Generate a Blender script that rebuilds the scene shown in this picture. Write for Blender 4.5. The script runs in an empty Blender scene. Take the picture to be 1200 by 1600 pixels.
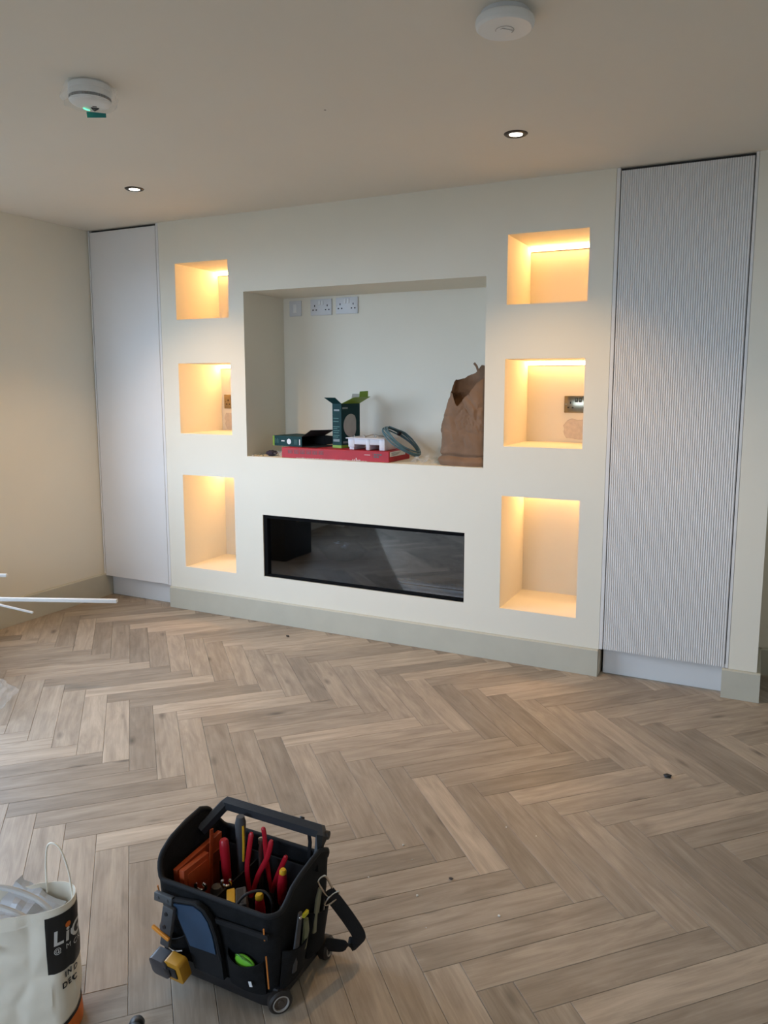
import bpy, bmesh, math, random
from mathutils import Vector, Matrix, Euler, noise
random.seed(7)
PI = math.pi
S = bpy.context.scene
COL = S.collection

# ------------------------------------------------------------------ camera
CAM = Vector((3.38069, -3.68258, 1.42296))
YAW, PITCH, ROLL, FPX, PPX, PPY = 0.450641, -0.132686, 0.001321, 1188.134, 617.1, 760.59
_r = Vector((math.cos(YAW), math.sin(YAW), 0)); _f0 = Vector((-math.sin(YAW), math.cos(YAW), 0)); _u0 = Vector((0, 0, 1))
FWD = _f0 * math.cos(PITCH) + _u0 * math.sin(PITCH); _u = _u0 * math.cos(PITCH) - _f0 * math.sin(PITCH)
RGT = _r * math.cos(ROLL) + _u * math.sin(ROLL); UPV = _u * math.cos(ROLL) - _r * math.sin(ROLL)
cd = bpy.data.cameras.new('camera'); cam = bpy.data.objects.new('camera', cd); COL.objects.link(cam)
cd.sensor_fit = 'VERTICAL'; cd.sensor_height = 36; cd.sensor_width = 27; cd.lens = 36 * FPX / 1600
cd.shift_x = -(PPX - 600) / 1600; cd.shift_y = -(800 - PPY) / 1600
cd.clip_start = 0.02
M3 = Matrix((RGT, UPV, -FWD)).transposed().to_4x4(); M3.translation = CAM
cam.matrix_world = M3
S.camera = cam
def to_px(p):
    d = Vector(p) - CAM; z = d.dot(FWD)
    if z < .05: return None
    return PPX + FPX * d.dot(RGT) / z, PPY - FPX * d.dot(UPV) / z

# ------------------------------------------------------------------ world, daylight, exposure
S.view_settings.view_transform = 'Standard'; S.view_settings.look = 'None'
S.view_settings.exposure = 0.0; S.view_settings.gamma = 1.0; S.view_settings.use_curve_mapping = False
W = bpy.data.worlds.new('world'); S.world = W; W.use_nodes = True
bgn = W.node_tree.nodes['Background']
SKY = 11.3                                  # overcast sky radiance; the ground outside is real geometry below
bgn.inputs[0].default_value = (.61, .81, 1.08, 1); bgn.inputs[1].default_value = SKY
WIN = (-3.5, -.95, .75, 2.14)             # patio opening in the left wall: y0, y1, z0, z1
ld = bpy.data.lights.new('daylight_portal', 'AREA'); ld.shape = 'RECTANGLE'; ld.size = WIN[3] - WIN[2]; ld.size_y = WIN[1] - WIN[0]
ld.cycles.is_portal = True
lo = bpy.data.objects.new('daylight_portal', ld); COL.objects.link(lo)
lo.location = (-.70, (WIN[0] + WIN[1]) / 2, (WIN[2] + WIN[3]) / 2); lo.rotation_euler = (0, -PI / 2, 0)
FILL_WIN = (.2, 2.5, .85, 2.10)              # unseen window added behind the camera as fill light: x0, x1, z0, z1
l2 = bpy.data.lights.new('daylight_portal', 'AREA'); l2.shape = 'RECTANGLE'; l2.size = FILL_WIN[1] - FILL_WIN[0]; l2.size_y = FILL_WIN[3] - FILL_WIN[2]; l2.cycles.is_portal = True
o2 = bpy.data.objects.new('daylight_portal', l2); COL.objects.link(o2)
o2.location = ((FILL_WIN[0] + FILL_WIN[1]) / 2, -6.3, (FILL_WIN[2] + FILL_WIN[3]) / 2); o2.rotation_euler = (PI / 2, 0, 0)

# ------------------------------------------------------------------ materials
MATS = {}
def lin(c):
    return tuple(((v / 255) / 12.92 if v / 255 <= .04045 else ((v / 255 + .055) / 1.055) ** 2.4) for v in c)
def mat(name, col, rough=.6, metal=0, var=.0, vscale=12, bump=0, bscale=80, spec=.5, emit=None, estr=0, trans=0, srgb=True, coat=0):
    if name in MATS: return MATS[name]
    m = bpy.data.materials.new(name); m.use_nodes = True; MATS[name] = m
    nt = m.node_tree; b = nt.nodes['Principled BSDF']
    c = lin(col) if srgb else col
    b.inputs['Base Color'].default_value = (*c, 1); b.inputs['Roughness'].default_value = rough; b.inputs['Metallic'].default_value = metal
    b.inputs['Specular IOR Level'].default_value = spec
    if coat: b.inputs['Coat Weight'].default_value = coat
    if trans: b.inputs['Transmission Weight'].default_value = trans
    if emit: b.inputs['Emission Color'].default_value = (*emit, 1); b.inputs['Emission Strength'].default_value = estr
    if var or bump:
        tc = nt.nodes.new('ShaderNodeTexCoord')
    if var:
        n = nt.nodes.new('ShaderNodeTexNoise'); n.inputs['Scale'].default_value = vscale; n.inputs['Detail'].default_value = 5
        nt.links.new(tc.outputs['Object'], n.inputs['Vector'])
        r = nt.nodes.new('ShaderNodeValToRGB')
        r.color_ramp.elements[0].position = .3; r.color_ramp.elements[1].position = .7
        r.color_ramp.elements[0].color = (*[v * (1 - var) for v in c], 1); r.color_ramp.elements[1].color = (*[min(1, v * (1 + var)) for v in c], 1)
        nt.links.new(n.outputs['Fac'], r.inputs['Fac']); nt.links.new(r.outputs['Color'], b.inputs['Base Color'])
    if bump:
        n2 = nt.nodes.new('ShaderNodeTexNoise'); n2.inputs['Scale'].default_value = bscale; n2.inputs['Detail'].default_value = 4
        nt.links.new(tc.outputs['Object'], n2.inputs['Vector'])
        bp = nt.nodes.new('ShaderNodeBump'); bp.inputs['Strength'].default_value = bump; bp.inputs['Distance'].default_value = .004
        nt.links.new(n2.outputs['Fac'], bp.inputs['Height']); nt.links.new(bp.outputs['Normal'], b.inputs['Normal'])
    return m
def film(name, clear=.75, col=(1, 1, 1)):
    m = bpy.data.materials.new(name); m.use_nodes = True; nt = m.node_tree; MATS[name] = m
    out = nt.nodes['Material Output']; b = nt.nodes['Principled BSDF']
    b.inputs['Base Color'].default_value = (*col, 1); b.inputs['Roughness'].default_value = .15
    t = nt.nodes.new('ShaderNodeBsdfTransparent'); mx = nt.nodes.new('ShaderNodeMixShader'); mx.inputs[0].default_value = clear
    nt.links.new(b.outputs[0], mx.inputs[1]); nt.links.new(t.outputs[0], mx.inputs[2]); nt.links.new(mx.outputs[0], out.inputs['Surface'])
    return m
def wood(name, per_island):
    m = bpy.data.materials.new(name); m.use_nodes = True; nt = m.node_tree; N = nt.nodes; L = nt.links
    b = N['Principled BSDF']
    uv = N.new('ShaderNodeUVMap'); uv.uv_map = 'UVMap'
    if per_island:
        rn = N.new('ShaderNodeNewGeometry').outputs['Random Per Island']
    else:
        rn = N.new('ShaderNodeObjectInfo').outputs['Random']
    def math_(op, a, bb):
        n = N.new('ShaderNodeMath'); n.operation = op
        for i, v in enumerate((a, bb)):
            if isinstance(v, (int, float)): n.inputs[i].default_value = v
            else: L.new(v, n.inputs[i])
        return n.outputs[0]
    off = N.new('ShaderNodeCombineXYZ'); L.new(math_('MULTIPLY', rn, 37.0), off.inputs[0]); L.new(math_('MULTIPLY', rn, 91.0), off.inputs[1]); L.new(math_('MULTIPLY', rn, 53.0), off.inputs[2])
    add = N.new('ShaderNodeVectorMath'); L.new(uv.outputs[0], add.inputs[0]); L.new(off.outputs[0], add.inputs[1])
    def nz(sx, sy, scale, detail, dist=0, rough=.55):
        mp = N.new('ShaderNodeMapping'); mp.inputs['Scale'].default_value = (sx, sy, 1); L.new(add.outputs[0], mp.inputs['Vector'])
        n = N.new('ShaderNodeTexNoise'); n.inputs['Scale'].default_value = scale; n.inputs['Detail'].default_value = detail
        n.inputs['Distortion'].default_value = dist; n.inputs['Roughness'].default_value = rough
        L.new(mp.outputs[0], n.inputs['Vector']); return n.outputs['Fac']
    broad = nz(1.9, 12, 1.6, 4, 1.3)         # broad cathedral figure along the plank
    fine = nz(5, 160, 1.5, 4, .2, .65)      # fine grain
    mott = nz(3, 9, 2.0, 4, .4)
    streak = nz(.8, 15, 1.3, 2, .8)
    mpw = N.new('ShaderNodeMapping'); mpw.inputs['Scale'].default_value = (.9, 9, 1); L.new(add.outputs[0], mpw.inputs['Vector'])
    wv = N.new('ShaderNodeTexWave'); wv.wave_type = 'RINGS'; wv.rings_direction = 'Z'; wv.inputs['Scale'].default_value = 1.7; wv.inputs['Distortion'].default_value = 7.0; wv.inputs['Detail'].default_value = 2.5; wv.inputs['Detail Scale'].default_value = 1.1
    L.new(mpw.outputs[0], wv.inputs['Vector']); rings = wv.outputs['Fac']
    mp = N.new('ShaderNodeMapping'); mp.inputs['Scale'].default_value = (4.2, 12, 1); L.new(add.outputs[0], mp.inputs['Vector'])
    vo = N.new('ShaderNodeTexVoronoi'); vo.inputs['Scale'].default_value = .9; L.new(mp.outputs[0], vo.inputs['Vector'])
    knot = N.new('ShaderNodeMapRange'); knot.inputs[1].default_value = .02; knot.inputs[2].default_value = .20; knot.inputs[3].default_value = .34; knot.inputs[4].default_value = 1
    L.new(vo.outputs['Distance'], knot.inputs[0])
    sel = N.new('ShaderNodeSeparateColor'); L.new(vo.outputs['Color'], sel.inputs[0])
    ks = math_('GREATER_THAN', sel.outputs[0], .58)
    kn = math_('SUBTRACT', 1.0, math_('MULTIPLY', ks, math_('SUBTRACT', 1.0, knot.outputs[0])))
    f = math_('ADD', math_('ADD', math_('MULTIPLY', broad, .46), math_('MULTIPLY', streak, .14)), math_('ADD', math_('MULTIPLY', fine, .22), math_('ADD', math_('MULTIPLY', mott, .18), math_('MULTIPLY', rings, .02))))
    ramp = N.new('ShaderNodeValToRGB'); e = ramp.color_ramp.elements
    e[0].position = .30; e[0].color = (.215, .168, .125, 1); e[1].position = .70; e[1].color = (.54, .447, .347, 1)
    mid = e.new(.50); mid.color = (.375, .302, .230, 1)
    L.new(f, ramp.inputs['Fac'])
    # plank-to-plank tone
    wn = N.new('ShaderNodeTexWhiteNoise'); wn.noise_dimensions = '1D'; L.new(math_('MULTIPLY', rn, 997.0), wn.inputs['W'])
    tone = N.new('ShaderNodeMapRange'); tone.inputs[3].default_value = .68; tone.inputs[4].default_value = 1.16; L.new(wn.outputs['Value'], tone.inputs[0])
    mul = math_('MULTIPLY', tone.outputs[0], kn)
    vm = N.new('ShaderNodeVectorMath'); vm.operation = 'SCALE'; L.new(ramp.outputs['Color'], vm.inputs[0]); L.new(mul, vm.inputs['Scale'])
    L.new(vm.outputs[0], b.inputs['Base Color'])
    rr = N.new('ShaderNodeMapRange'); rr.inputs[3].default_value = .42; rr.inputs[4].default_value = .58; L.new(fine, rr.inputs[0]); L.new(rr.outputs[0], b.inputs['Roughness'])
    b.inputs['Specular IOR Level'].default_value = .42
    bp = N.new('ShaderNodeBump'); bp.inputs['Strength'].default_value = .12; bp.inputs['Distance'].default_value = .001; L.new(fine, bp.inputs['Height']); L.new(bp.outputs[0], b.inputs['Normal'])
    return m

WALLP = mat('wall_paint', (.82, .765, .645), .75, var=.012, vscale=3, bump=.02, bscale=220, srgb=False, spec=.25)
CEILP = mat('ceiling_paint', (.81, .755, .665), .85, var=.012, vscale=2, srgb=False, spec=.2)
SKIRT = mat('skirting_paint', (.54, .51, .415), .5, var=.03, vscale=9, srgb=False)
WHITE = mat('cupboard_white', (.77, .745, .72), .5, var=.012, vscale=4, srgb=False, spec=.4)
GAP = mat('shadow_gap', (.05, .045, .04), .9, srgb=False)
PLAS = mat('white_plastic', (.78, .78, .77), .4, srgb=False)
PLASG = mat('grey_plastic_plate', (.66, .66, .67), .4, srgb=False)
BLK = mat('black_plastic', (.012, .012, .014), .45, srgb=False)
DARKHOLE = mat('pin_hole', (.01, .01, .01), .9, srgb=False)
FABRIC = mat('black_nylon', (.0065, .007, .008), .82, var=.35, vscale=60, bump=.35, bscale=420, srgb=False, spec=.25)
FABRIC2 = mat('black_webbing', (.0115, .012, .0135), .75, bump=.3, bscale=500, srgb=False, spec=.3)

# ------------------------------------------------------------------ object helpers
WM = {}
def mesh_from(bm, name, m, angle=35):
    me = bpy.data.meshes.new(name)
    bm.normal_update(); bm.to_mesh(me); bm.free()
    if isinstance(m, (list, tuple)):
        for k in m: me.materials.append(k)
    else: me.materials.append(m)
    me.polygons.foreach_set('use_smooth', [True] * len(me.polygons))
    me.set_sharp_from_angle(angle=math.radians(angle))
    return me
def obj(name, bm, m, parent=None, angle=35, label=None, cat=None, group=None, kind=None):
    if parent is not None:
        bm.transform(WM[parent.name].inverted())
    o = bpy.data.objects.new(name, mesh_from(bm, name, m, angle)); COL.objects.link(o)
    if parent is not None:
        o.parent = parent; WM[o.name] = WM[parent.name]
    else: WM[o.name] = Matrix()
    tag(o, label, cat, group, kind)
    return o
def tag(o, label=None, cat=None, group=None, kind=None):
    if label: o['label'] = label
    if cat: o['category'] = cat
    if group: o['group'] = group
    if kind: o['kind'] = kind
    return o
def thing(name, loc, label, cat, group=None, kind=None):
    o = bpy.data.objects.new(name, None); COL.objects.link(o); o.location = loc; o.empty_display_size = .05
    WM[o.name] = Matrix.Translation(loc)
    return tag(o, label, cat, group, kind)
def structure(name, bm, m, parent=None, angle=35):
    return obj(name, bm, m, parent, angle, kind=None if parent else 'structure')

def box(bm, lo, hi, mtx=None, bevel=0, seg=2):
    """axis box from lo to hi, optional transform"""
    t = bmesh.new()
    lo = Vector(lo); hi = Vector(hi)
    bmesh.ops.create_cube(t, size=1)
    for v in t.verts:
        v.co = Vector([(lo[i] + hi[i]) / 2 + v.co[i] * (hi[i] - lo[i]) for i in range(3)])
    if bevel:
        bmesh.ops.bevel(t, geom=t.edges[:], offset=bevel, segments=seg, affect='EDGES', profile=.5)
    if mtx: t.transform(mtx)
    merge(bm, t); return bm
def merge(bm, t):
    vm = {v: bm.verts.new(v.co) for v in t.verts}
    for f in t.faces:
        try:
            nf = bm.faces.new([vm[v] for v in f.verts]); nf.material_index = f.material_index
        except ValueError: pass
    t.free()
def lathe(bm, prof, seg=32, mtx=None, cap=True):
    """prof: list of (r, z)"""
    t = bmesh.new(); rings = []
    for r, z in prof:
        if r < 1e-6: rings.append([t.verts.new((0, 0, z))])
        else: rings.append([t.verts.new((r * math.cos(2 * PI * i / seg), r * math.sin(2 * PI * i / seg), z)) for i in range(seg)])
    for a, b in zip(rings, rings[1:]):
        for i in range(seg):
            j = (i + 1) % seg
            if len(a) == 1 and len(b) == 1: continue
            if len(a) == 1: t.faces.new((a[0], b[j], b[i]))
            elif len(b) == 1: t.faces.new((a[i], a[j], b[0]))
            else: t.faces.new((a[i], a[j], b[j], b[i]))
    if cap:
        if len(rings[0]) > 1: t.faces.new(rings[0][::-1])
        if len(rings[-1]) > 1: t.faces.new(rings[-1])
    bmesh.ops.recalc_face_normals(t, faces=t.faces)
    if mtx: t.transform(mtx)
    merge(bm, t); return bm
def tube(bm, pts, r, seg=10, closed=False, flat=1.0, flat_dir=None):
    """sweep a circle (or ellipse, flat = ratio of the second axis) along pts; r number or list"""
    pts = [Vector(p) for p in pts]; n = len(pts)
    rs = r if isinstance(r, (list, tuple)) else [r] * n
    t = bmesh.new(); rings = []
    prev = Vector(flat_dir) if flat_dir is not None else None
    for i, p in enumerate(pts):
        a = pts[i - 1] if (i > 0 or closed) else p; b = pts[(i + 1) % n] if (i < n - 1 or closed) else p
        d = (b - a).normalized()
        if prev is None:
            prev = Vector((0, 0, 1)) if abs(d.z) < .9 else Vector((1, 0, 0))
        base = Vector(flat_dir) if flat_dir is not None else prev
        u = (base - d * base.dot(d)).normalized(); v = d.cross(u); prev = u
        k = 1.0
        if 0 < i < n - 1 or closed:
            c = (p - a).normalized().dot((b - p).normalized()); k = 1 / max(.6, math.sqrt(max(0, (1 + c) / 2)))
        rings.append([t.verts.new(p + (u * math.cos(2 * PI * (j + .5) / seg) + v * math.sin(2 * PI * (j + .5) / seg) * flat) * rs[i] * k) for j in range(seg)])
    m = n if closed else n - 1
    for i in range(m):
        a, b = rings[i], rings[(i + 1) % n]
        for j in range(seg):
            t.faces.new((a[j], a[(j + 1) % seg], b[(j + 1) % seg], b[j]))
    if not closed:
        t.faces.new(rings[0][::-1]); t.faces.new(rings[-1])
    bmesh.ops.recalc_face_normals(t, faces=t.faces)
    merge(bm, t); return bm
def prism(bm, poly, axis, a, b, bevel=0):
    """extrude polygon (2D) along axis index from a to b"""
    t = bmesh.new()
    def P(q, w):
        c = [0, 0, 0]; k = [i for i in range(3) if i != axis]; c[k[0]], c[k[1]] = q; c[axis] = w; return c
    va = [t.verts.new(P(q, a)) for q in poly]; vb = [t.verts.new(P(q, b)) for q in poly]
    t.faces.new(va); t.faces.new(vb[::-1]); n = len(poly)
    for i in range(n): t.faces.new((va[i], vb[i], vb[(i + 1) % n], va[(i + 1) % n]))
    bmesh.ops.recalc_face_normals(t, faces=t.faces)
    if bevel: bmesh.ops.bevel(t, geom=t.edges[:], offset=bevel, segments=2, affect='EDGES', profile=.5)
    merge(bm, t); return bm
def smooth_path(ctrl, n=24, closed=False):
    c = [Vector(p) for p in ctrl]; out = []
    m = len(c); segs = m if closed else m - 1
    for i in range(segs):
        p1, p2 = c[i], c[(i + 1) % m]
        p0 = c[i - 1] if (i > 0 or closed) else p1 * 2 - p2; p3 = c[(i + 2) % m] if (i < m - 2 or closed) else p2 * 2 - p1
        k = max(2, n // segs)
        for j in range(k):
            t = j / k
            out.append(.5 * ((2 * p1) + (p2 - p0) * t + (2 * p0 - 5 * p1 + 4 * p2 - p3) * t * t + (3 * p1 - p0 - 3 * p2 + p3) * t ** 3))
    if not closed: out.append(c[-1])
    return out
def frame_mtx(origin, x, y):
    x = Vector(x).normalized(); z = x.cross(Vector(y)).normalized(); y = z.cross(x)
    m = Matrix((x, y, z)).transposed().to_4x4(); m.translation = origin; return m
def axis_mtx(origin, z, x=None):
    z = Vector(z).normalized(); x = Vector(x) if x else (Vector((0, 0, 1)) if abs(z.z) < .9 else Vector((1, 0, 0)))
    x = (x - z * x.dot(z)).normalized(); y = z.cross(x)
    m = Matrix((x, y, z)).transposed().to_4x4(); m.translation = origin; return m
def sheet(bm, pts, th=.0016):
    """thin card from a planar polygon"""
    p = [Vector(q) for q in pts]; n = (p[1] - p[0]).cross(p[2] - p[0]).normalized() * (th / 2)
    a_ = [bm.verts.new(q + n) for q in p]; b_ = [bm.verts.new(q - n) for q in p]; bm.faces.new(a_); bm.faces.new(b_[::-1]); k = len(p)
    for i in range(k): bm.faces.new((a_[i], b_[i], b_[(i + 1) % k], a_[(i + 1) % k]))
def text_bm(s, size, bold=0.0, shear=0.0, space=1.0):
    cu = bpy.data.curves.new('lettering', 'FONT'); cu.body = s; cu.size = size; cu.offset = bold; cu.shear = shear; cu.space_character = space
    cu.resolution_u = 4
    o = bpy.data.objects.new('lettering', cu); COL.objects.link(o)
    dg = bpy.context.evaluated_depsgraph_get(); dg.update()
    me = bpy.data.meshes.new_from_object(o.evaluated_get(dg)); bm = bmesh.new(); bm.from_mesh(me)
    bpy.data.objects.remove(o); bpy.data.meshes.remove(me); bpy.data.curves.remove(cu)
    return bm

# ------------------------------------------------------------------ room shell
H = 2.4; XL = -.597; XR = 5.2; YB = .47; YF = -6.2
# floor: slab with herringbone planks
bm = bmesh.new(); box(bm, (XL - .3, YF - .2, -.10), (XR + .2, YB + .1, -.0125))
floor = structure('floor', bm, mat('joint_dark', (.16, .12, .09), .9, srgb=False))
PW, X0, Y0, TH = .09735, .30273, -1.23079, -.00343
PL = 6 * PW; A = PI / 4 + TH
U = Vector((math.cos(A), math.sin(A), 0)); V = Vector((math.sin(A), -math.cos(A), 0))
WOOD = wood('oak_laminate', False); WOODI = wood('oak_laminate_far', True)
def plank_bm():
    bm = bmesh.new(); g = .0004; c = .0009; l, w = PL, PW
    def ring(i, z): return [bm.verts.new(p) for p in ((i, i, z), (l - i, i, z), (l - i, w - i, z), (i, w - i, z))]
    r0 = ring(g, -.012); r1 = ring(g, -c); r2 = ring(g + c, 0)
    for a, b in ((r0, r1), (r1, r2)):
        for i in range(4): bm.faces.new((a[i], a[(i + 1) % 4], b[(i + 1) % 4], b[i]))
    bm.faces.new(r2); uvl = bm.loops.layers.uv.new('UVMap')
    for f in bm.faces:
        for lp in f.loops: lp[uvl].uv = (lp.vert.co.x, lp.vert.co.y)
    return bm
pm = plank_bm(); plank_me = mesh_from(pm, 'plank', WOOD, 20)
placements = []
for m in range(-8, 9):
    for k in range(-90, 90):
        o = Vector((X0, Y0, 0)) + U * (PW * (k - 6 * m)) + V * (PW * (k + 6 * m))
        placements.append((o + V * PW, U, A))              # plank lying along U
        placements.append((o + V * PW, V, A - PI / 2))     # plank lying along V
vis, rest = [], []
for o, d, a in placements:
    w_dir = Vector((-math.sin(a), math.cos(a), 0)); c = o + d * PL / 2 + w_dir * PW / 2
    ends = [o + d * t for t in (0, PL)] + [c]
    if not any(XL - .05 < p.x < XR and YF < p.y < (.40 if p.x > 3.4 else .08) for p in ends): continue
    n = 0
    for i in range(7):
        for j in (.1, .5, .9):
            p = o + d * (PL * i / 6) + w_dir * (PW * j); q = to_px(p)
            if q and 0 <= q[0] <= 1200 and 0 <= q[1] <= 1600 and p.x > -.56 and p.y < (.36 if p.x > 3.43 else (.06 if (p.x < 0 or p.x > 2.72) else -.01)): n += 1
    (vis if n else rest).append((n * 1.0 / max(1, (c - CAM).length_squared), o, d, a))
vis.sort(key=lambda t: -t[0]); rest += vis[300:]; vis = vis[:300]
for s_, o, d, a in vis:
    p = bpy.data.objects.new('plank', plank_me); COL.objects.link(p); p.parent = floor; p.location = o; p.rotation_euler = (0, 0, a)
bm = bmesh.new(); uvl = bm.loops.layers.uv.new('UVMap'); src = plank_bm()
for s_, o, d, a in rest:
    M = Matrix.Translation(o) @ Matrix.Rotation(a, 4, 'Z'); vm = {v: bm.verts.new(M @ v.co) for v in src.verts}
    for f in src.faces:
        nf = bm.faces.new([vm[v] for v in f.verts])
        for lp, lv in zip(nf.loops, f.verts): lp[uvl].uv = (lv.co.x, lv.co.y)
src.free()
ro = obj('plank_remainder', bm, WOODI, floor, 20); ro['kind'] = 'stuff'

# ceiling
bm = bmesh.new(); box(bm, (XL - .3, YF - .2, H), (XR + .2, YB + .1, H + .1)); structure('ceiling', bm, CEILP)

# feature wall with niches
NICHE = {'L1': (.116, .512, 1.817, 2.150), 'L2': (.117, .513, 1.125, 1.554), 'L3': (.121, .517, .277, .866),
         'R1': (2.208, 2.602, 1.816, 2.150), 'R2': (2.206, 2.600, 1.119, 1.553), 'R3': (2.202, 2.597, .278, .866),
         'TV': (.620, 2.101, 1.003, 1.960), 'FP': (.723, 2.004, .281, .657)}
WX0, WX1, ND = -.006, 2.714, .41
bm = bmesh.new()
xs = sorted({WX0, WX1} | {v for n in NICHE.values() for v in n[:2]}); zs = sorted({0, H} | {v for n in NICHE.values() for v in n[2:]})
vg = {}
def gv(x, z):
    if (x, z) not in vg: vg[(x, z)] = bm.verts.new((x, 0, z))
    return vg[(x, z)]
def covered(x, z): return any(n[0] < x < n[1] and n[2] < z < n[3] for n in NICHE.values())
for a, b in zip(xs, xs[1:]):
    for c, d in zip(zs, zs[1:]):
        if not covered((a + b) / 2, (c + d) / 2): bm.faces.new((gv(a, c), gv(b, c), gv(b, d), gv(a, d)))
def quad(bm, *ps): return bm.faces.new([bm.verts.new(p) for p in ps])
for key, (a, b, c, d) in NICHE.items():
    y = ND
    quad(bm, (a, 0, c), (a, 0, d), (a, y, d), (a, y, c)); quad(bm, (b, 0, d), (b, 0, c), (b, y, c), (b, y, d))
    quad(bm, (a, 0, c), (a, y, c), (b, y, c), (b, 0, c)); quad(bm, (a, 0, d), (b, 0, d), (b, y, d), (a, y, d))
    quad(bm, (a, y, c), (a, y, d), (b, y, d), (b, y, c))
quad(bm, (WX0, 0, 0), (WX0, 0, H), (WX0, YB, H), (WX0, YB, 0)); quad(bm, (WX1, 0, 0), (WX1, YB, 0), (WX1, YB, H), (WX1, 0, H))
wall_back = structure('wall_back', bm, WALLP, angle=20)
bm = bmesh.new(); box(bm, (XL - .3, YB, -.1), (XR + .2, YB + .1, H + .1)); structure('wall_outer', bm, WALLP)
# left wall with the patio opening (outside the picture)
bm = bmesh.new()
y0, y1, z0, z1 = WIN
box(bm, (XL - .12, y1, 0), (XL, YB, H)); box(bm, (XL - .12, YF, 0), (XL, y0, H)); box(bm, (XL - .12, y0, z1), (XL, y1, H)); box(bm, (XL - .12, y0, 0), (XL, y1, z0))
structure('wall_left', bm, WALLP)
bm = bmesh.new()
for yy in (y0, (y0 + y1) / 2 - .03, y1 - .06): box(bm, (XL - .09, yy, z0), (XL - .02, yy + .06, z1))
box(bm, (XL - .09, y0, z0), (XL - .02, y1, z0 + .06)); box(bm, (XL - .09, y0, z1 - .06), (XL - .02, y1, z1))
structure('window_1', bm, PLAS)
x0, x1, z0, z1 = FILL_WIN; bm = bmesh.new()
for xx in (x0, (x0 + x1) / 2 - .03, x1 - .06): box(bm, (xx, YF - .08, z0), (xx + .06, YF - .02, z1))
box(bm, (x0, YF - .08, z0), (x1, YF - .02, z0 + .06)); box(bm, (x0, YF - .08, z1 - .06), (x1, YF - .02, z1))
structure('fill_window', bm, PLAS)
bm = bmesh.new(); box(bm, (XL, YF - .1, 0), (x0, YF, H)); box(bm, (x1, YF - .1, 0), (XR, YF, H)); box(bm, (x0, YF - .1, z1), (x1, YF, H)); box(bm, (x0, YF - .1, 0), (x1, YF, z0)); structure('wall_front', bm, WALLP)
bm = bmesh.new(); box(bm, (-30, -30, -.4), (XL - .31, 30, -.3)); box(bm, (XL - .31, -30, -.4), (30, YF - .25, -.3)); structure('garden_ground', bm, mat('patio_ground', (.055, .05, .035), .9, srgb=False))
bm = bmesh.new(); box(bm, (XR, YF, 0), (XR + .1, YB, H)); structure('wall_right', bm, WALLP)
# end pier right of the tall cupboard, and the alcove wall behind it
PX0, PX1 = 3.300, 3.418
bm = bmesh.new(); box(bm, (PX0, 0, 0), (PX1, .38, H)); structure('wall_pier', bm, WALLP)
bm = bmesh.new(); box(bm, (PX1, .38, 0), (XR, .40, H)); structure('wall_alcove', bm, WALLP)
# skirting boards
SKH, SKT = .136, .016
def skirt_prof(bm, axis, along0, along1, face, inward, h=SKH):
    # profile in (depth, z); small chamfer on the top edge
    s = inward
    poly = [(face, .0005), (face + s * SKT, .0005), (face + s * SKT, h - .006), (face + s * (SKT - .005), h), (face, h)]
    prism(bm, poly, axis, along0, along1)
bm = bmesh.new(); skirt_prof(bm, 0, WX0, WX1 - .001, -.0005, -1); structure('baseboard_back', bm, SKIRT)
bm = bmesh.new()
poly = [(XL, .0005), (XL + .02, .0005), (XL + .02, .150), (XL + .014, .156), (XL, .156)]
prism(bm, poly, 1, -1.64, .055); structure('baseboard_left', bm, SKIRT)
bm = bmesh.new(); skirt_prof(bm, 0, 3.274, PX1 + SKT, -.0005, -1); skirt_prof(bm, 1, -.0005, .378, PX1, 1)
structure('baseboard_pier', bm, SKIRT)
bm = bmesh.new(); skirt_prof(bm, 0, PX1 + SKT, XR, .379, -1); structure('baseboard_alcove', bm, SKIRT)
# bare plaster patches below the two niche sockets (parts of the wall)
def patch(cx, cz, w, h, seed):
    bm = bmesh.new(); n = 22; rnd = random.Random(seed)
    top, bot = [], []
    for i in range(n):
        a = 2 * PI * i / n; ca, sa = math.cos(a), math.sin(a)
        k = (abs(ca) ** 5 + abs(sa) ** 5) ** (-1 / 5) * rnd.uniform(.90, 1.06)
        top.append(bm.verts.new((cx + ca * w / 2 * k, ND - .0025, cz + sa * h / 2 * k))); bot.append(bm.verts.new((cx + ca * w / 2 * k * 1.03, ND - .0003, cz + sa * h / 2 * k * 1.03)))
    bm.faces.new(top)
    for i in range(n): bm.faces.new((top[i], bot[i], bot[(i + 1) % n], top[(i + 1) % n]))
    bmesh.ops.recalc_face_normals(bm, faces=bm.faces)
    o = obj('plaster_patch', bm, mat('bare_plaster', (.62, .54, .47), .9, var=.08, vscale=60, bump=.3, bscale=90, srgb=False), wall_back); return o
patch(2.490, 1.192, .15, .105, 3); patch(.215, 1.185, .15, .11, 5)

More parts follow.
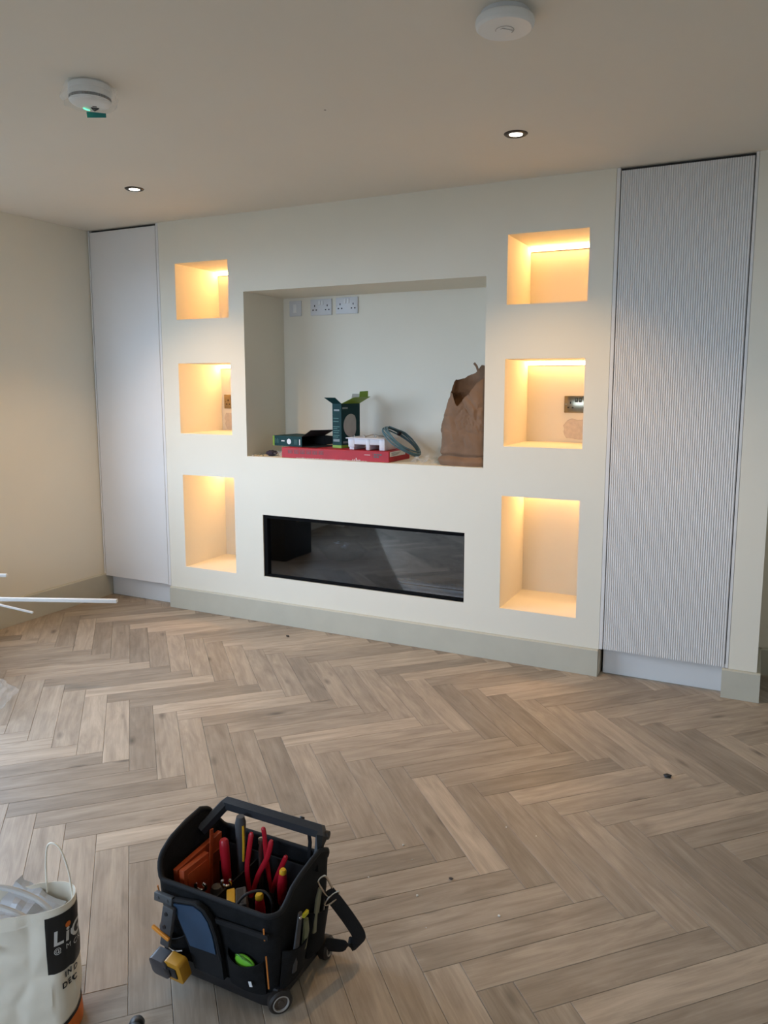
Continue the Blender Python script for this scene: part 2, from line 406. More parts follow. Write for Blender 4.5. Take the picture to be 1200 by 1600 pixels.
# ------------------------------------------------------------------ tall cupboards
def cupboard(x0, x1, dx0, dx1, label, fluted):
    t = thing('tall_cupboard', ((x0 + x1) / 2, .2, 0), label, 'cupboard')
    bm = bmesh.new()      # carcass behind the door: sides, top, back, dark inside
    box(bm, (x0 + .001, .045, .14), (x0 + .018, .44, 2.388)); box(bm, (x1 - .018, .045, .14), (x1 - .001, .44, 2.388))
    box(bm, (x0 + .018, .42, .14), (x1 - .018, .44, 2.388)); box(bm, (x0 + .018, .045, .14), (x1 - .018, .42, .158))
    obj('carcass', bm, mat('carcass_dark', (.10, .09, .08), .8, srgb=False), t)
    for a, b in ((x0, dx0 - .0035), (dx1 + .0035, x1)):
        if b - a < .004: continue
        bm = bmesh.new(); box(bm, (a + .0006, -.001, .138), (b, .044, 2.399), bevel=.0008, seg=1); obj('stile', bm, WHITE, t)
    bm = bmesh.new(); box(bm, (dx0 - .003, .02, 2.388), (dx1 + .003, .2, 2.399)); obj('gap_shade', bm, GAP, t)  # solid dark block stands in for the shade above the door
    bm = bmesh.new(); ztop = 2.3855
    if fluted:
        n = 56; pit = (dx1 - dx0) / n; sg = 8
        prof = []
        for i in range(n):
            for j in range(sg):
                u = (j / sg); prof.append((dx0 + (i + u) * pit, .0050 - .0050 * math.sin(PI * u) ** .6))
        prof.append((dx1, .0050)); poly = prof + [(dx1, .022), (dx0, .022)]
        va = [bm.verts.new((x, y, .140)) for x, y in poly]; vb = [bm.verts.new((x, y, ztop)) for x, y in poly]; m = len(poly)
        for i in range(m): bm.faces.new((va[i], va[(i + 1) % m], vb[(i + 1) % m], vb[i]))
        bm.faces.new(va[::-1]); bm.faces.new(vb); bmesh.ops.recalc_face_normals(bm, faces=bm.faces)
        obj('door', bm, WHITE, t, 60)
    else:
        box(bm, (dx0, 0, .142), (dx1, .022, ztop), bevel=.001, seg=1); obj('door', bm, WHITE, t)
    bm = bmesh.new(); box(bm, (x0 + .012, .060, .0005), (x1 - .003, .078, .14)); obj('plinth', bm, WHITE, t)
    return t
cupboard(XL + .004, WX0 - .001, -.578, -.029, 'flat white full-height cupboard door beside the left corner', False)
cupboard(WX1 + .001, PX0 - .001, 2.735, 3.283, 'full-height white fluted cupboard right of the lit niches', True)

# ------------------------------------------------------------------ LED strips in the niches
LED = mat('led_warm', (1, .9, .75), .5, srgb=False, emit=(1.0, .55, .20), estr=80)
LEDP = mat('led_profile', (.7, .7, .68), .4, srgb=False)
led_lab = {'L1': 'warm LED strip inside top left niche', 'L2': 'warm LED strip inside middle left niche with socket', 'L3': 'warm LED strip inside tall bottom left niche',
           'R1': 'warm LED strip visible in top right niche', 'R2': 'warm LED strip inside middle right niche above socket', 'R3': 'warm LED strip inside tall bottom right niche'}
for key, lab in led_lab.items():
    a, b, c, d = NICHE[key]
    t = thing('led_strip', ((a + b) / 2, ND - .012, d), lab, 'light strip', 'warm LED strips in the wall niches')
    bm = bmesh.new(); prism(bm, [(ND - .0005, d - .0005), (ND - .0005, d - .022), (ND - .0085, d - .022), (ND - .0180, d - .0035), (ND - .0180, d - .0005)], 0, a + .001, b - .001); obj('profile', bm, LEDP, t)
    bm = bmesh.new(); prism(bm, [(ND - .0095, d - .0200), (ND - .0180, d - .0045), (ND - .0195, d - .0055), (ND - .0112, d - .0206)], 0, a + .002, b - .002); obj('diffuser', bm, LED, t)

# ------------------------------------------------------------------ sockets
BRASS = mat('antique_brass', (.30, .25, .17), .22, 1, srgb=False)
BRASSD = mat('dark_brass_rocker', (.10, .085, .06), .3, 1, srgb=False)
def socket(x0, x1, z0, z1, plate, rocker, label, double=True, screw=None):
    y = ND; cx, cz = (x0 + x1) / 2, (z0 + z1) / 2; hh = z1 - z0
    t = thing('wall_socket' if double else 'wall_switch', (cx, y, cz), label, 'socket' if double else 'switch')
    bm = bmesh.new(); box(bm, (x0, y - .009, z0), (x1, y - .0005, z1), bevel=.0025); obj('plate', bm, plate, t)
    if double:
        for s in (-1, 1):
            bm = bmesh.new(); xx = cx + s * .010
            box(bm, (xx - .0075, y - .013, cz + hh * .13), (xx + .0075, y - .008, cz + hh * .40), bevel=.0015); obj('rocker', bm, rocker, t)
            px = cx + s * hh * .46
            bm = bmesh.new()
            box(bm, (px - .003, y - .0096, cz + .003), (px + .003, y - .0086, cz + .014)); 
            for q in (-1, 1): box(bm, (px + q * .0115 - .0045, y - .0096, cz - .020), (px + q * .0115 + .0045, y - .0086, cz - .013))
            obj('pin_holes', bm, DARKHOLE, t)
    else:
        bm = bmesh.new(); box(bm, (cx - .013, y - .013, cz - .026), (cx + .013, y - .008, cz + .026), bevel=.002); obj('rocker', bm, rocker, t)
    for s in (-1, 1):
        bm = bmesh.new(); lathe(bm, [(.0032, 0), (.0032, .0012), (.0, .0016)], 10, axis_mtx((cx + s * ((x1 - x0) / 2 - .009), y - .009, cz), (0, -1, 0))); obj('screw', bm, screw or LEDP, t)
    return t
socket(.670, .757, 1.848, 1.942, PLASG, PLAS, 'single grey switch plate at left end of recess back wall', False)
socket(.825, .975, 1.848, 1.945, PLASG, PLAS, 'white double socket in the recess, middle of three wall plates')
socket(1.004, 1.156, 1.850, 1.948, PLASG, PLAS, 'white double socket in the recess, rightmost of three wall plates')
socket(2.412, 2.562, 1.278, 1.368, BRASS, BRASSD, 'brass double socket at the back of the middle right niche', screw=BRASS)
socket(.142, .292, 1.268, 1.360, BRASS, BRASSD, 'brass socket half hidden at the back of the middle left niche', screw=BRASS)

# ------------------------------------------------------------------ inset fire
t = thing('inset_fireplace', (1.36, .15, .283), 'long black glass-fronted electric fire set in the white wall', 'fireplace')
a, b, c, d = NICHE['FP']; e = .0015
FBK = mat('fire_black', (.003, .003, .0035), .85, srgb=False, spec=.12); FBI = mat('fire_inside', (.012, .012, .013), .9, var=.1, vscale=5, srgb=False, spec=.1)
bm = bmesh.new()
box(bm, (a + e, .006, c + e), (a + .026, .045, d - e)); box(bm, (b - .005, .006, c + e), (b - e, .045, d - e))
box(bm, (a + .026, .006, d - .020), (b - .010, .045, d - e)); box(bm, (a + .026, .006, c + e), (b - .010, .045, c + .012))
obj('frame', bm, FBK, t)
bm = bmesh.new()
box(bm, (a + .004, .045, c + .002), (a + .026, .305, d - .003)); box(bm, (b - .012, .045, c + .002), (b - .004, .305, d - .003))
box(bm, (a + .026, .045, d - .012), (b - .012, .30, d - .003)); box(bm, (a + .026, .045, c + .002), (b - .012, .30, c + .010))
obj('firebox', bm, FBI, t)
bm = bmesh.new(); box(bm, (a + .026, .300, c + .002), (b - .012, .310, d - .003)); obj('back_panel', bm, mat('fire_back_lit', (.022, .023, .024), .95, srgb=False, spec=.05), t)  # back coloured lighter than the sides, as if more light reached it
SPK = mat('speckled_ember_bed', (.82, .84, .86), .5, var=.5, vscale=260, srgb=False)
for (ya, yb, zb) in ((.048, .092, c + .020), (.128, .168, c + .036)):
    bm = bmesh.new(); box(bm, (a + .03, ya, c + .0102), (b - .014, yb, zb), bevel=.004); obj('ember_bed', bm, SPK, t)
bm = bmesh.new(); box(bm, (a + .03, .094, c + .0102), (b - .014, .126, c + .030), bevel=.002); obj('ledge', bm, FBK, t)
bm = bmesh.new(); box(bm, (a + .03, .170, c + .0102), (b - .014, .298, c + .044), bevel=.002); obj('ledge', bm, FBI, t)
bm = bmesh.new(); box(bm, (a + .03, .0925, c + .0102), (b - .014, .0938, c + .0325)); obj('metal_edge', bm, mat('fire_edge', (.6, .62, .65), .35, 1, srgb=False), t)
G = bpy.data.materials.new('fire_glass'); G.use_nodes = True; nt = G.node_tree
gl = nt.nodes.new('ShaderNodeBsdfGlossy'); gl.inputs['Roughness'].default_value = .02; gl.inputs['Color'].default_value = (.85, .9, .95, 1)
tr = nt.nodes.new('ShaderNodeBsdfTransparent'); tr.inputs['Color'].default_value = (.80, .83, .86, 1)
fr = nt.nodes.new('ShaderNodeFresnel'); fr.inputs['IOR'].default_value = 2.05; mx = nt.nodes.new('ShaderNodeMixShader')
nt.links.new(fr.outputs[0], mx.inputs[0]); nt.links.new(tr.outputs[0], mx.inputs[1]); nt.links.new(gl.outputs[0], mx.inputs[2]); nt.links.new(mx.outputs[0], nt.nodes['Material Output'].inputs['Surface'])
bm = bmesh.new(); box(bm, (a + .024, .022, c + .0115), (b - .006, .026, d - .018)); obj('glass_pane', bm, G, t)

# ------------------------------------------------------------------ ceiling fittings
BRZ = mat('dark_bronze_ring', (.06, .048, .038), .35, .6, srgb=False)
LAMP = mat('downlight_lens', (1, 1, 1), .5, srgb=False, emit=(1, .93, .82), estr=9)
for (x, y), lab in (((.464, -.666), 'lit recessed downlight in ceiling above the flat white cupboard'), ((2.440, -.655), 'lit recessed downlight in ceiling above the right niches'),
        ((.464, -2.75), 'recessed downlight further into the room on the left side'), ((2.440, -2.75), 'recessed downlight further into the room near the camera')):
    t = thing('ceiling_downlight', (x, y, H), lab, 'light', 'recessed ceiling downlights')
    bm = bmesh.new(); lathe(bm, [(.027, H - .0035), (.033, H - .006), (.042, H - .005), (.047, H - .0008), (.047, H + .0), (.027, H)], 36, Matrix.Translation((x, y, 0)), cap=False); obj('trim_ring', bm, BRZ, t)
    bm = bmesh.new(); lathe(bm, [(.0, H - .0038), (.0265, H - .0032), (.0265, H - .0005), (0, H - .0005)], 32, Matrix.Translation((x, y, 0)), cap=False); obj('lens', bm, LAMP, t)
    sd = bpy.data.lights.new('downlight_beam', 'SPOT'); sd.energy = 42 if y > -1 else 7; sd.color = (1, .62, .27); sd.spot_size = 1.9; sd.spot_blend = .7; sd.shadow_soft_size = .03
    so = bpy.data.objects.new('downlight_beam', sd); COL.objects.link(so); so.location = (x, y, H - .02)
# access point / heat detector, right
cx, cy = 2.701, -1.613
t = thing('ceiling_detector', (cx, cy, H), 'plain white round detector disc on ceiling near the top edge', 'detector')
bm = bmesh.new(); lathe(bm, [(0, H - .0003), (.064, H - .0003), (.064, H - .014), (0, H - .014)], 40, Matrix.Translation((cx, cy, 0)), cap=False); obj('mounting_base', bm, PLASG, t)
bm = bmesh.new(); lathe(bm, [(0, H - .014), (.070, H - .014), (.0765, H - .018), (.0785, H - .026), (.0765, H - .036), (.070, H - .0415), (.03, H - .043), (0, H - .0432)], 48, Matrix.Translation((cx, cy, 0)), cap=False); obj('disc', bm, PLAS, t)
bm = bmesh.new()
arc = [(cx + .024 * math.cos(q), cy + .024 * math.sin(q), H - .0434) for q in [math.radians(190 + 12 * i) for i in range(20)]]
tube(bm, arc, .0012, 6); tube(bm, [(cx - .008, cy - .010, H - .0434), (cx - .002, cy - .014, H - .0434), (cx + .020, cy + .010, H - .0434)], .0012, 6)
obj('tick_mark', bm, mat('embossed_mark', (.50, .48, .46), .5, srgb=False), t)
# smoke alarm in clear film, left
cx, cy = 1.322, -1.735
t = thing('smoke_alarm', (cx, cy, H), 'white smoke alarm still wrapped in clear film with teal pull tab', 'smoke alarm')
T_ = Matrix.Translation((cx, cy, 0))
bm = bmesh.new(); lathe(bm, [(0, H - .0003), (.060, H - .0003), (.0665, H - .006), (.0675, H - .020), (.0675, H - .022), (.0660, H - .0235), (.0670, H - .025), (.0670, H - .042), (0, H - .042)], 48, T_, cap=False); obj('base', bm, PLAS, t)
bm = bmesh.new()
for i in range(44):
    q = 2 * PI * i / 44; c_, s_ = math.cos(q), math.sin(q)
    tube(bm, [(cx + .0645 * c_, cy + .0645 * s_, H - .0425), (cx + .064 * c_, cy + .064 * s_, H - .0515)], .0016, 4)
lathe(bm, [(0, H - .042), (.0625, H - .042), (.062, H - .052), (0, H - .052)], 36, T_, cap=False); obj('vent_grille', bm, mat('alarm_vent', (.07, .066, .06), .7, srgb=False), t)
bm = bmesh.new(); lathe(bm, [(0, H - .0515), (.066, H - .0515), (.0655, H - .0545), (.060, H - .0600), (.045, H - .0645), (0, H - .0655)], 48, T_, cap=False); obj('cover', bm, PLAS, t)
view_d = (Vector((cx, cy, 0)) - Vector((CAM.x, CAM.y, 0))).normalized(); side = Vector((view_d.y, -view_d.x, 0))
def on_cover(r, s):
    rad = math.hypot(r, s); z = interp0([(0, .0655), (.045, .0645), (.060, .0600), (.0655, .0545), (.09, .05)], rad)
    return Vector((cx, cy, 0)) + view_d * r + side * s + Vector((0, 0, H - z - .0008))
def interp0(tab, q):
    for (a_, b_), (c_, d_) in zip(tab, tab[1:]):
        if q <= c_: return b_ + (d_ - b_) * (q - a_) / (c_ - a_)
    return tab[-1][1]
bm = bmesh.new(); tube(bm, [on_cover(.030, -.022), on_cover(.038, -.017), on_cover(.044, -.010), on_cover(.047, -.003)], .0022, 6); obj('status_light', bm, mat('green_led', (.1, .9, .45), .4, srgb=False, emit=(.10, 1, .42), estr=2.2), t)
bm = bmesh.new(); tri = [on_cover(.016, .003), on_cover(.016, .024), on_cover(.046, .0125)]; tube(bm, tri, .0017, 6, closed=True); tube(bm, [on_cover(.021, .010), on_cover(.024, .015), on_cover(.034, .0125)], .0012, 6); tube(bm, [on_cover(.002, .006), on_cover(.002, .019)], .0016, 6); obj('warning_symbol', bm, BLK, t)
bm = bmesh.new(); p = Vector((cx, cy, H - .0640)) + view_d * .066; M = frame_mtx(p, side, Vector((0, 0, 1))); sheet(bm, [M @ Vector(q) for q in ((-.014, 0, 0), (.048, .001, 0), (.048, -.013, .002), (-.012, -.020, .002))], .001); obj('pull_tab', bm, mat('teal_tab', (.02, .23, .22), .45, srgb=False), t)
FILM = film('clear_film', .78)
bm = bmesh.new(); rings = []
for k, (r, z) in enumerate(((.070, .001), (.078, .010), (.083, .028), (.086, .046), (.081, .062))):
    ring = []
    for i in range(40):
        an = 2 * PI * i / 40; w_ = noise.noise(Vector((math.cos(an) * 2.4, math.sin(an) * 2.4, k * .9))) * .012 + noise.noise(Vector((math.cos(an) * 6, math.sin(an) * 6, k * 1.7))) * .006
        rr = r + w_ if r > 0 else 0; ring.append(bm.verts.new((cx + rr * math.cos(an), cy + rr * math.sin(an), H - z - (abs(w_) * .3 if k else 0))))
    rings.append(ring)
for a_, b_ in zip(rings, rings[1:]):
    for i in range(40): bm.faces.new((a_[i], a_[(i + 1) % 40], b_[(i + 1) % 40], b_[i]))
bmesh.ops.remove_doubles(bm, verts=bm.verts, dist=.0001)
obj('film_wrap', bm, FILM, t, 15)
bm = bmesh.new(); lathe(bm, [(0, H - .0004), (.004, H - .0006), (.0045, H)], 10, Matrix.Translation((1.9, -1.201, 0)), cap=False)
obj('ceiling_nick', bm, mat('dark_nick', (.25, .2, .16), .8, srgb=False), bpy.data.objects['ceiling'])

# ------------------------------------------------------------------ things in the recess
SH = NICHE['TV'][2]
# long red carton
RED = mat('red_carton', (.42, .008, .018), .55, var=.10, vscale=14, srgb=False)
WPR = mat('white_print', (.72, .72, .72), .5, srgb=False); GPR = mat('grey_print', (.10, .09, .09), .5, srgb=False)
RX0, RX1, RY0, RY1, RZ = .848, 1.548, .028, .300, SH + .060
t = thing('red_carton', ((RX0 + RX1) / 2, (RY0 + RY1) / 2, SH), 'long flat red cardboard carton lying on the recess shelf', 'box')
bm = bmesh.new(); box(bm, (RX0, RY0, SH + .0006), (RX1, RY1, RZ), bevel=.0018, seg=1); obj('carton', bm, RED, t)
bm = bmesh.new()
for i in range(6):
    x = RX0 + .045 + i * .042
    box(bm, (x, RY0 - .0008, SH + .027), (x + .028, RY0 + .001, SH + .030)); box(bm, (x, RY0 - .0008, SH + .044), (x + .028, RY0 + .001, SH + .046))
    box(bm, (x, RY0 - .0008, SH + .027), (x + .003, RY0 + .001, SH + .046)); box(bm, (x + .025, RY0 - .0008, SH + .027), (x + .028, RY0 + .001, SH + .046)); box(bm, (x + .010, RY0 - .0008, SH + .033), (x + .018, RY0 + .001, SH + .040))
box(bm, (1.448, RY0 - .0008, SH + .020), (1.449, RY0 + .001, SH + .050))
for r_ in range(2):
    for i in range(3 if r_ else 2): box(bm, (1.456 + i * .017, RY0 - .0008, SH + .024 + r_ * .013), (1.470 + i * .017, RY0 + .001, SH + .033 + r_ * .013))
obj('printed_icons', bm, GPR, t)
bm = bmesh.new()
box(bm, (1.396, RY0 - .0008, SH + .036), (1.432, RY0 + .001, SH + .039))
for i in range(26):
    x = RX0 + .10 + i * .018; k = .002 + .004 * max(0, noise.noise(Vector((i * .8, 2, 0)))); box(bm, (x, RY0 - .0006, SH + .001), (x + .013 + .006 * random.random(), RY0 + .001, SH + .001 + k))
for i in range(5): box(bm, (1.32 + i * .011, RY0 - .0006, SH + .002), (1.326 + i * .011, RY0 + .001, SH + .006 + (.012 if i == 2 else .003)))
obj('scuff_marks', bm, mat('torn_card', (.66, .55, .52), .9, srgb=False), t)
bm = bmesh.new(); box(bm, (RX1 - .001, RY0 + .012, SH + .030), (RX1 + .0008, RY0 + .21, RZ - .003)); obj('shipping_label', bm, WPR, t)
bm = bmesh.new()
for i in range(3): box(bm, (RX1, RY0 + .03, SH + .036 + i * .006), (RX1 + .0012, RY0 + .11 + .02 * i, SH + .038 + i * .006))
obj('label_text', bm, GPR, t)

DG = mat('dark_green_card', (.006, .040, .042), .6, var=.08, vscale=8, srgb=False, spec=.2); LIME = mat('lime_card', (.20, .34, .02), .5, srgb=False)
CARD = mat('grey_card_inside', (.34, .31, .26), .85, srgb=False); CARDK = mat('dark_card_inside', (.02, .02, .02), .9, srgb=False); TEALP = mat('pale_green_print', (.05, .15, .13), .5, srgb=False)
DISC = mat('printed_disc_grey', (.42, .40, .37), .6, var=.06, vscale=30, srgb=False)
# carton lying on its side, open end to the right
z0, zt = RZ + .0008, RZ + .060
t = thing('open_carton', (.84, .18, z0), 'dark green carton lying flat, open end gaping, on the red carton', 'box', 'dark green light-fitting cartons')
c0 = Vector((.726, .120, 0)); ux = Vector((.98, -.17, 0)).normalized(); uy = Vector((.17, .98, 0)).normalized()
def P(a_, b_, z): return c0 + ux * a_ + uy * b_ + Vector((0, 0, z))
LX, LY = .232, .205
bm = bmesh.new()
sheet(bm, [P(0, 0, z0), P(LX, 0, z0), P(LX, 0, zt), P(0, 0, zt)]); sheet(bm, [P(0, LY, z0), P(LX, LY, z0), P(LX, LY, zt), P(0, LY, zt)])
sheet(bm, [P(0, 0, zt), P(LX, 0, zt), P(LX, LY, zt), P(0, LY, zt)]); sheet(bm, [P(0, 0, z0 + .001), P(LX, 0, z0 + .001), P(LX, LY, z0 + .001), P(0, LY, z0 + .001)])
obj('carton', bm, DG, t)
bm = bmesh.new(); sheet(bm, [P(-.001, 0, z0), P(-.001, LY, z0), P(-.001, LY, zt), P(-.001, 0, zt)]); sheet(bm, [P(-.001, -.0012, z0), P(.012, -.0012, z0), P(.012, -.0012, zt), P(-.001, -.0012, zt)]); obj('lime_end', bm, LIME, t)
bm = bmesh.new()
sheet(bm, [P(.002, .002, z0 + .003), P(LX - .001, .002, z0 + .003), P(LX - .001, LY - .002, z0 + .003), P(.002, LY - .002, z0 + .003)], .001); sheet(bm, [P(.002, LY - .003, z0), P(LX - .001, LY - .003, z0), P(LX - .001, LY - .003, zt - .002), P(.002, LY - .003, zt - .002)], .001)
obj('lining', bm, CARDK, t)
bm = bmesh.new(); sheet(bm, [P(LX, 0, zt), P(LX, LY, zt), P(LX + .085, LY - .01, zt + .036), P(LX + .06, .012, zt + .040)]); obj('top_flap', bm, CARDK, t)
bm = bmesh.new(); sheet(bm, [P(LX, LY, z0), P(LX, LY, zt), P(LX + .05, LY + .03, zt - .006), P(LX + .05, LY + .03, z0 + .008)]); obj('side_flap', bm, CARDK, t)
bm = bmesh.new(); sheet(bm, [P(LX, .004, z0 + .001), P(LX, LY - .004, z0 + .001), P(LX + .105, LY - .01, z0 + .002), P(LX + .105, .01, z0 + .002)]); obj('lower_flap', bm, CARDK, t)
bm = bmesh.new(); lathe(bm, [(0, 0), (.0165, 0), (.0165, .0006), (0, .0006)], 24, axis_mtx(P(.130, -.001, z0 + .028), -uy), cap=False); box(bm, (0, 0, 0), (.026, .006, .0008), frame_mtx(P(.068, -.001, z0 + .027), ux, (0, 0, 1))); obj('printed_picture', bm, WPR, t)
bm = bmesh.new()
for i in range(4): box(bm, (0, 0, 0), (.002, .028 - .004 * (i % 2), .0006), frame_mtx(P(.018 + i * .008, -.001, z0 + .016), ux, (0, 0, 1)))
for i in range(3): box(bm, (0, 0, 0), (.003, .030, .0006), frame_mtx(P(.172 + i * .010, -.001, z0 + .012), ux, (0, 0, 1)))
obj('printed_text', bm, TEALP, t)
bm = bmesh.new(); box(bm, (0, 0, 0), (.007, .034, .0006), frame_mtx(P(.212, -.001, z0 + .010), ux, (0, 0, 1))); obj('printed_band', bm, WPR, t)
# upright carton
t = thing('open_carton', (1.24, .2, RZ), 'dark green carton standing upright with open lime flap on the red carton', 'box', 'dark green light-fitting cartons')
c0 = Vector((1.200, .118, 0)); ux = Vector((-.985, .17, 0)).normalized(); uy = Vector((.19, .98, 0)).normalized()
# ux runs left along the narrow face, uy runs back along the wide face
NW, WD, z0, zt = .066, .165, RZ + .0008, RZ + .255
bm = bmesh.new()
sheet(bm, [P(0, 0, z0), P(NW, 0, z0), P(NW, 0, zt), P(0, 0, zt)]); sheet(bm, [P(0, 0, z0), P(0, WD, z0), P(0, WD, zt), P(0, 0, zt)])
sheet(bm, [P(NW, 0, z0), P(NW, WD, z0), P(NW, WD, zt), P(NW, 0, zt)]); sheet(bm, [P(0, WD, z0), P(NW, WD, z0), P(NW, WD, zt), P(0, WD, zt)]); sheet(bm, [P(0, 0, z0), P(NW, 0, z0), P(NW, WD, z0), P(0, WD, z0)])
obj('carton', bm, DG, t)
bm = bmesh.new(); sheet(bm, [P(-.0012, 0, z0), P(-.0012, WD, z0), P(-.0012, WD, z0 + .016), P(-.0012, 0, z0 + .016)], .001); sheet(bm, [P(0, -.0012, z0), P(NW, -.0012, z0), P(NW, -.0012, z0 + .016), P(0, -.0012, z0 + .016)], .001); obj('lime_band', bm, LIME, t)
bm = bmesh.new(); sheet(bm, [P(0, 0, zt), P(0, WD, zt), P(-.080, WD + .0, zt + .040), P(-.075, .02, zt + .036)]); obj('lime_flap', bm, LIME, t)
bm = bmesh.new(); sheet(bm, [P(-.070, .075, zt + .036), P(-.074, .150, zt + .038), P(-.076, .148, zt + .072), P(-.072, .078, zt + .070)]); obj('tuck_tab', bm, LIME, t)
bm = bmesh.new(); sheet(bm, [P(0, 0, zt), P(NW, 0, zt), P(NW + .015, -.052, zt + .034), P(.004, -.050, zt + .034)]); obj('front_flap', bm, DG, t)
bm = bmesh.new(); sheet(bm, [P(0, .0015, zt), P(NW, .0015, zt), P(NW + .015, -.0495, zt + .0355), P(.004, -.0475, zt + .0355)], .001); obj('flap_inside', bm, CARD, t)
bm = bmesh.new(); sheet(bm, [P(NW, WD, zt), P(0, WD, zt), P(.004, WD + .01, zt + .055), P(NW - .004, WD + .01, zt + .055)]); obj('back_flap', bm, CARD, t)
bm = bmesh.new(); lathe(bm, [(0, 0), (.066, 0), (.066, .0007), (.055, .0009), (0, .0009)], 40, axis_mtx(P(-.0009, WD * .50, z0 + .128), -ux), cap=False); obj('printed_disc', bm, DISC, t)
bm = bmesh.new()
for i, (w_, z_) in enumerate(((.040, .168), (.046, .120), (.030, .110), (.046, .098), (.040, .086), (.046, .070), (.036, .060), (.044, .048), (.04, .15))): box(bm, (.006, 0, 0), (.006 + w_, .004, .0006), frame_mtx(P(NW, -.0009, z0 + z_), -ux, (0, 0, 1)))
obj('printed_text', bm, TEALP, t)
bm = bmesh.new(); box(bm, (.012, 0, 0), (.052, .010, .0006), frame_mtx(P(NW, -.0009, z0 + .212), -ux, (0, 0, 1))); box(bm, (.006, 0, 0), (.052, .016, .0006), frame_mtx(P(NW, -.0009, z0 + .036), -ux, (0, 0, 1)))
box(bm, (.008, 0, 0), (.055, .010, .0006), frame_mtx(P(-.0009, 0, z0 + .224), uy, (0, 0, 1))); box(bm, (.014, 0, 0), (.055, .012, .0006), frame_mtx(P(-.0009, 0, z0 + .026), uy, (0, 0, 1)))
obj('printed_band', bm, mat('muted_print', (.20, .24, .24), .5, srgb=False), t)

# white moulded tray
t = thing('moulded_tray', (1.40, .14, RZ), 'white moulded plastic tray of compartments resting on the red carton', 'tray')
TRAYM = mat('tray_white', (.70, .67, .70), .45, srgb=False)
x0, x1, y0_, y1_, z0 = 1.268, 1.512, .045, .215, RZ + .0008
bm = bmesh.new()
for (a_, b_) in ((0, .05), (.112, .147), (.195, .240)):
    box(bm, (x0 + .012 + a_, y0_ + .008, z0 + (.014 if a_ == 0 else 0)), (x0 + b_ - .002 + .004, y1_ - .01, z0 + .062), bevel=.005)
box(bm, (x0 + .016, y0_ + .016, z0), (x0 + .045, y1_ - .02, z0 + .016), bevel=.002)
box(bm, (x0 + .01, y0_ + .010, z0 + .030), (x1 - .008, y1_ - .012, z0 + .064), bevel=.004)
obj('compartments', bm, TRAYM, t)
bm = bmesh.new(); box(bm, (x0, y0_, z0 + .062), (x1, y1_, z0 + .068), bevel=.002); obj('rim', bm, TRAYM, t)
bm = bmesh.new()
for i in range(6):
    bx = x0 + .03 + i * .034; by = y0_ + .05 + .05 * (i % 2); lathe(bm, [(.004, 0), (.004, .008), (.0022, .011), (0, .0112)], 8, Matrix.Translation((bx, by, z0 + .068)), cap=False)
tube(bm, smooth_path([(x0 + .09, y0_ + .06, z0 + .070), (x0 + .13, y0_ + .10, z0 + .084), (x0 + .17, y0_ + .07, z0 + .080), (x0 + .2, y0_ + .11, z0 + .071)], 16), .003, 6)
obj('screw_fixings', bm, mat('dull_metal', (.40, .37, .33), .4, .7, srgb=False), t)
# coil of grey blue cable leaning on the carton end
t = thing('cable_coil', (1.60, .17, SH), 'coil of slate blue cable leaning against the end of the red carton', 'cable')
CAB = mat('slate_blue_cable', (.075, .150, .175), .45, srgb=False)
cc = Vector((1.557, .172, 1.110)); d1 = Vector((.205, -.02, -.152)).normalized(); vd = (cc - CAM).normalized(); nrm = d1.cross(vd).normalized(); nrm = (nrm + vd * -.30).normalized(); d2 = nrm.cross(d1).normalized()
for k, (rad, off) in enumerate(((.124, 0), (.121, .0085), (.116, .016), (.123, -.008))):
    bm = bmesh.new(); tube(bm, [cc + nrm * (off + .003 * math.sin(3 * q + k)) + (d1 * math.cos(q) + d2 * math.sin(q)) * (rad + .003 * math.sin(2 * q + k * 2)) for q in [2 * PI * i / 48 for i in range(48)]], .0045, 8, closed=True); obj('cable_turn', bm, CAB, t)
bm = bmesh.new(); tube(bm, smooth_path([cc + d2 * .116 + nrm * .02, cc + d2 * .075 + nrm * .03 - d1 * .05, cc - d1 * .08 + nrm * .03, cc - d1 * .118 + nrm * .016], 16), .0045, 8); obj('loose_end', bm, CAB, t)
bm = bmesh.new(); q = .95; M = axis_mtx(cc + (d1 * math.cos(2.3) + d2 * math.sin(2.3)) * .121 + nrm * .004, d1 * -math.sin(2.3) + d2 * math.cos(2.3)); lathe(bm, [(.016, -.008), (.018, 0), (.016, .008)], 12, M); obj('cable_tie', bm, BLK, t)
# crumpled clear plastic by the coil
def crumpled_sheet(bm, cx, cy, z, w, d_, hgt, nx=9, ny=7, rot=0, seed=0):
    g = []
    for j in range(ny):
        row = []
        for i in range(nx):
            u, v = i / (nx - 1) - .5, j / (ny - 1) - .5
            k = noise.noise(Vector((u * 5 + seed, v * 5, seed * 1.3))); k2 = noise.noise(Vector((u * 9, v * 9 + seed, 4)))
            x = u * w + k2 * w * .08; y = v * d_ + k * d_ * .08
            row.append(bm.verts.new((cx + x * math.cos(rot) - y * math.sin(rot), cy + x * math.sin(rot) + y * math.cos(rot), z + hgt * max(0, .15 + k + .4 * k2) * (1 - .6 * (abs(u) + abs(v))))))
        g.append(row)
    for j in range(ny - 1):
        for i in range(nx - 1): bm.faces.new((g[j][i], g[j][i + 1], g[j + 1][i + 1], g[j + 1][i]))
CLR = film('clear_polythene', .84, (.85, .87, .88))
bm = bmesh.new(); crumpled_sheet(bm, 1.735, .11, SH + .002, .13, .13, .075, seed=2.2)
tag(obj('clear_plastic_wrap', bm, CLR, None, 10), 'clear crumpled plastic wrap on shelf between coil and brown bag', 'plastic wrap')
bm = bmesh.new(); crumpled_sheet(bm, .795, .10, SH + .002, .065, .09, .085, seed=5.1)
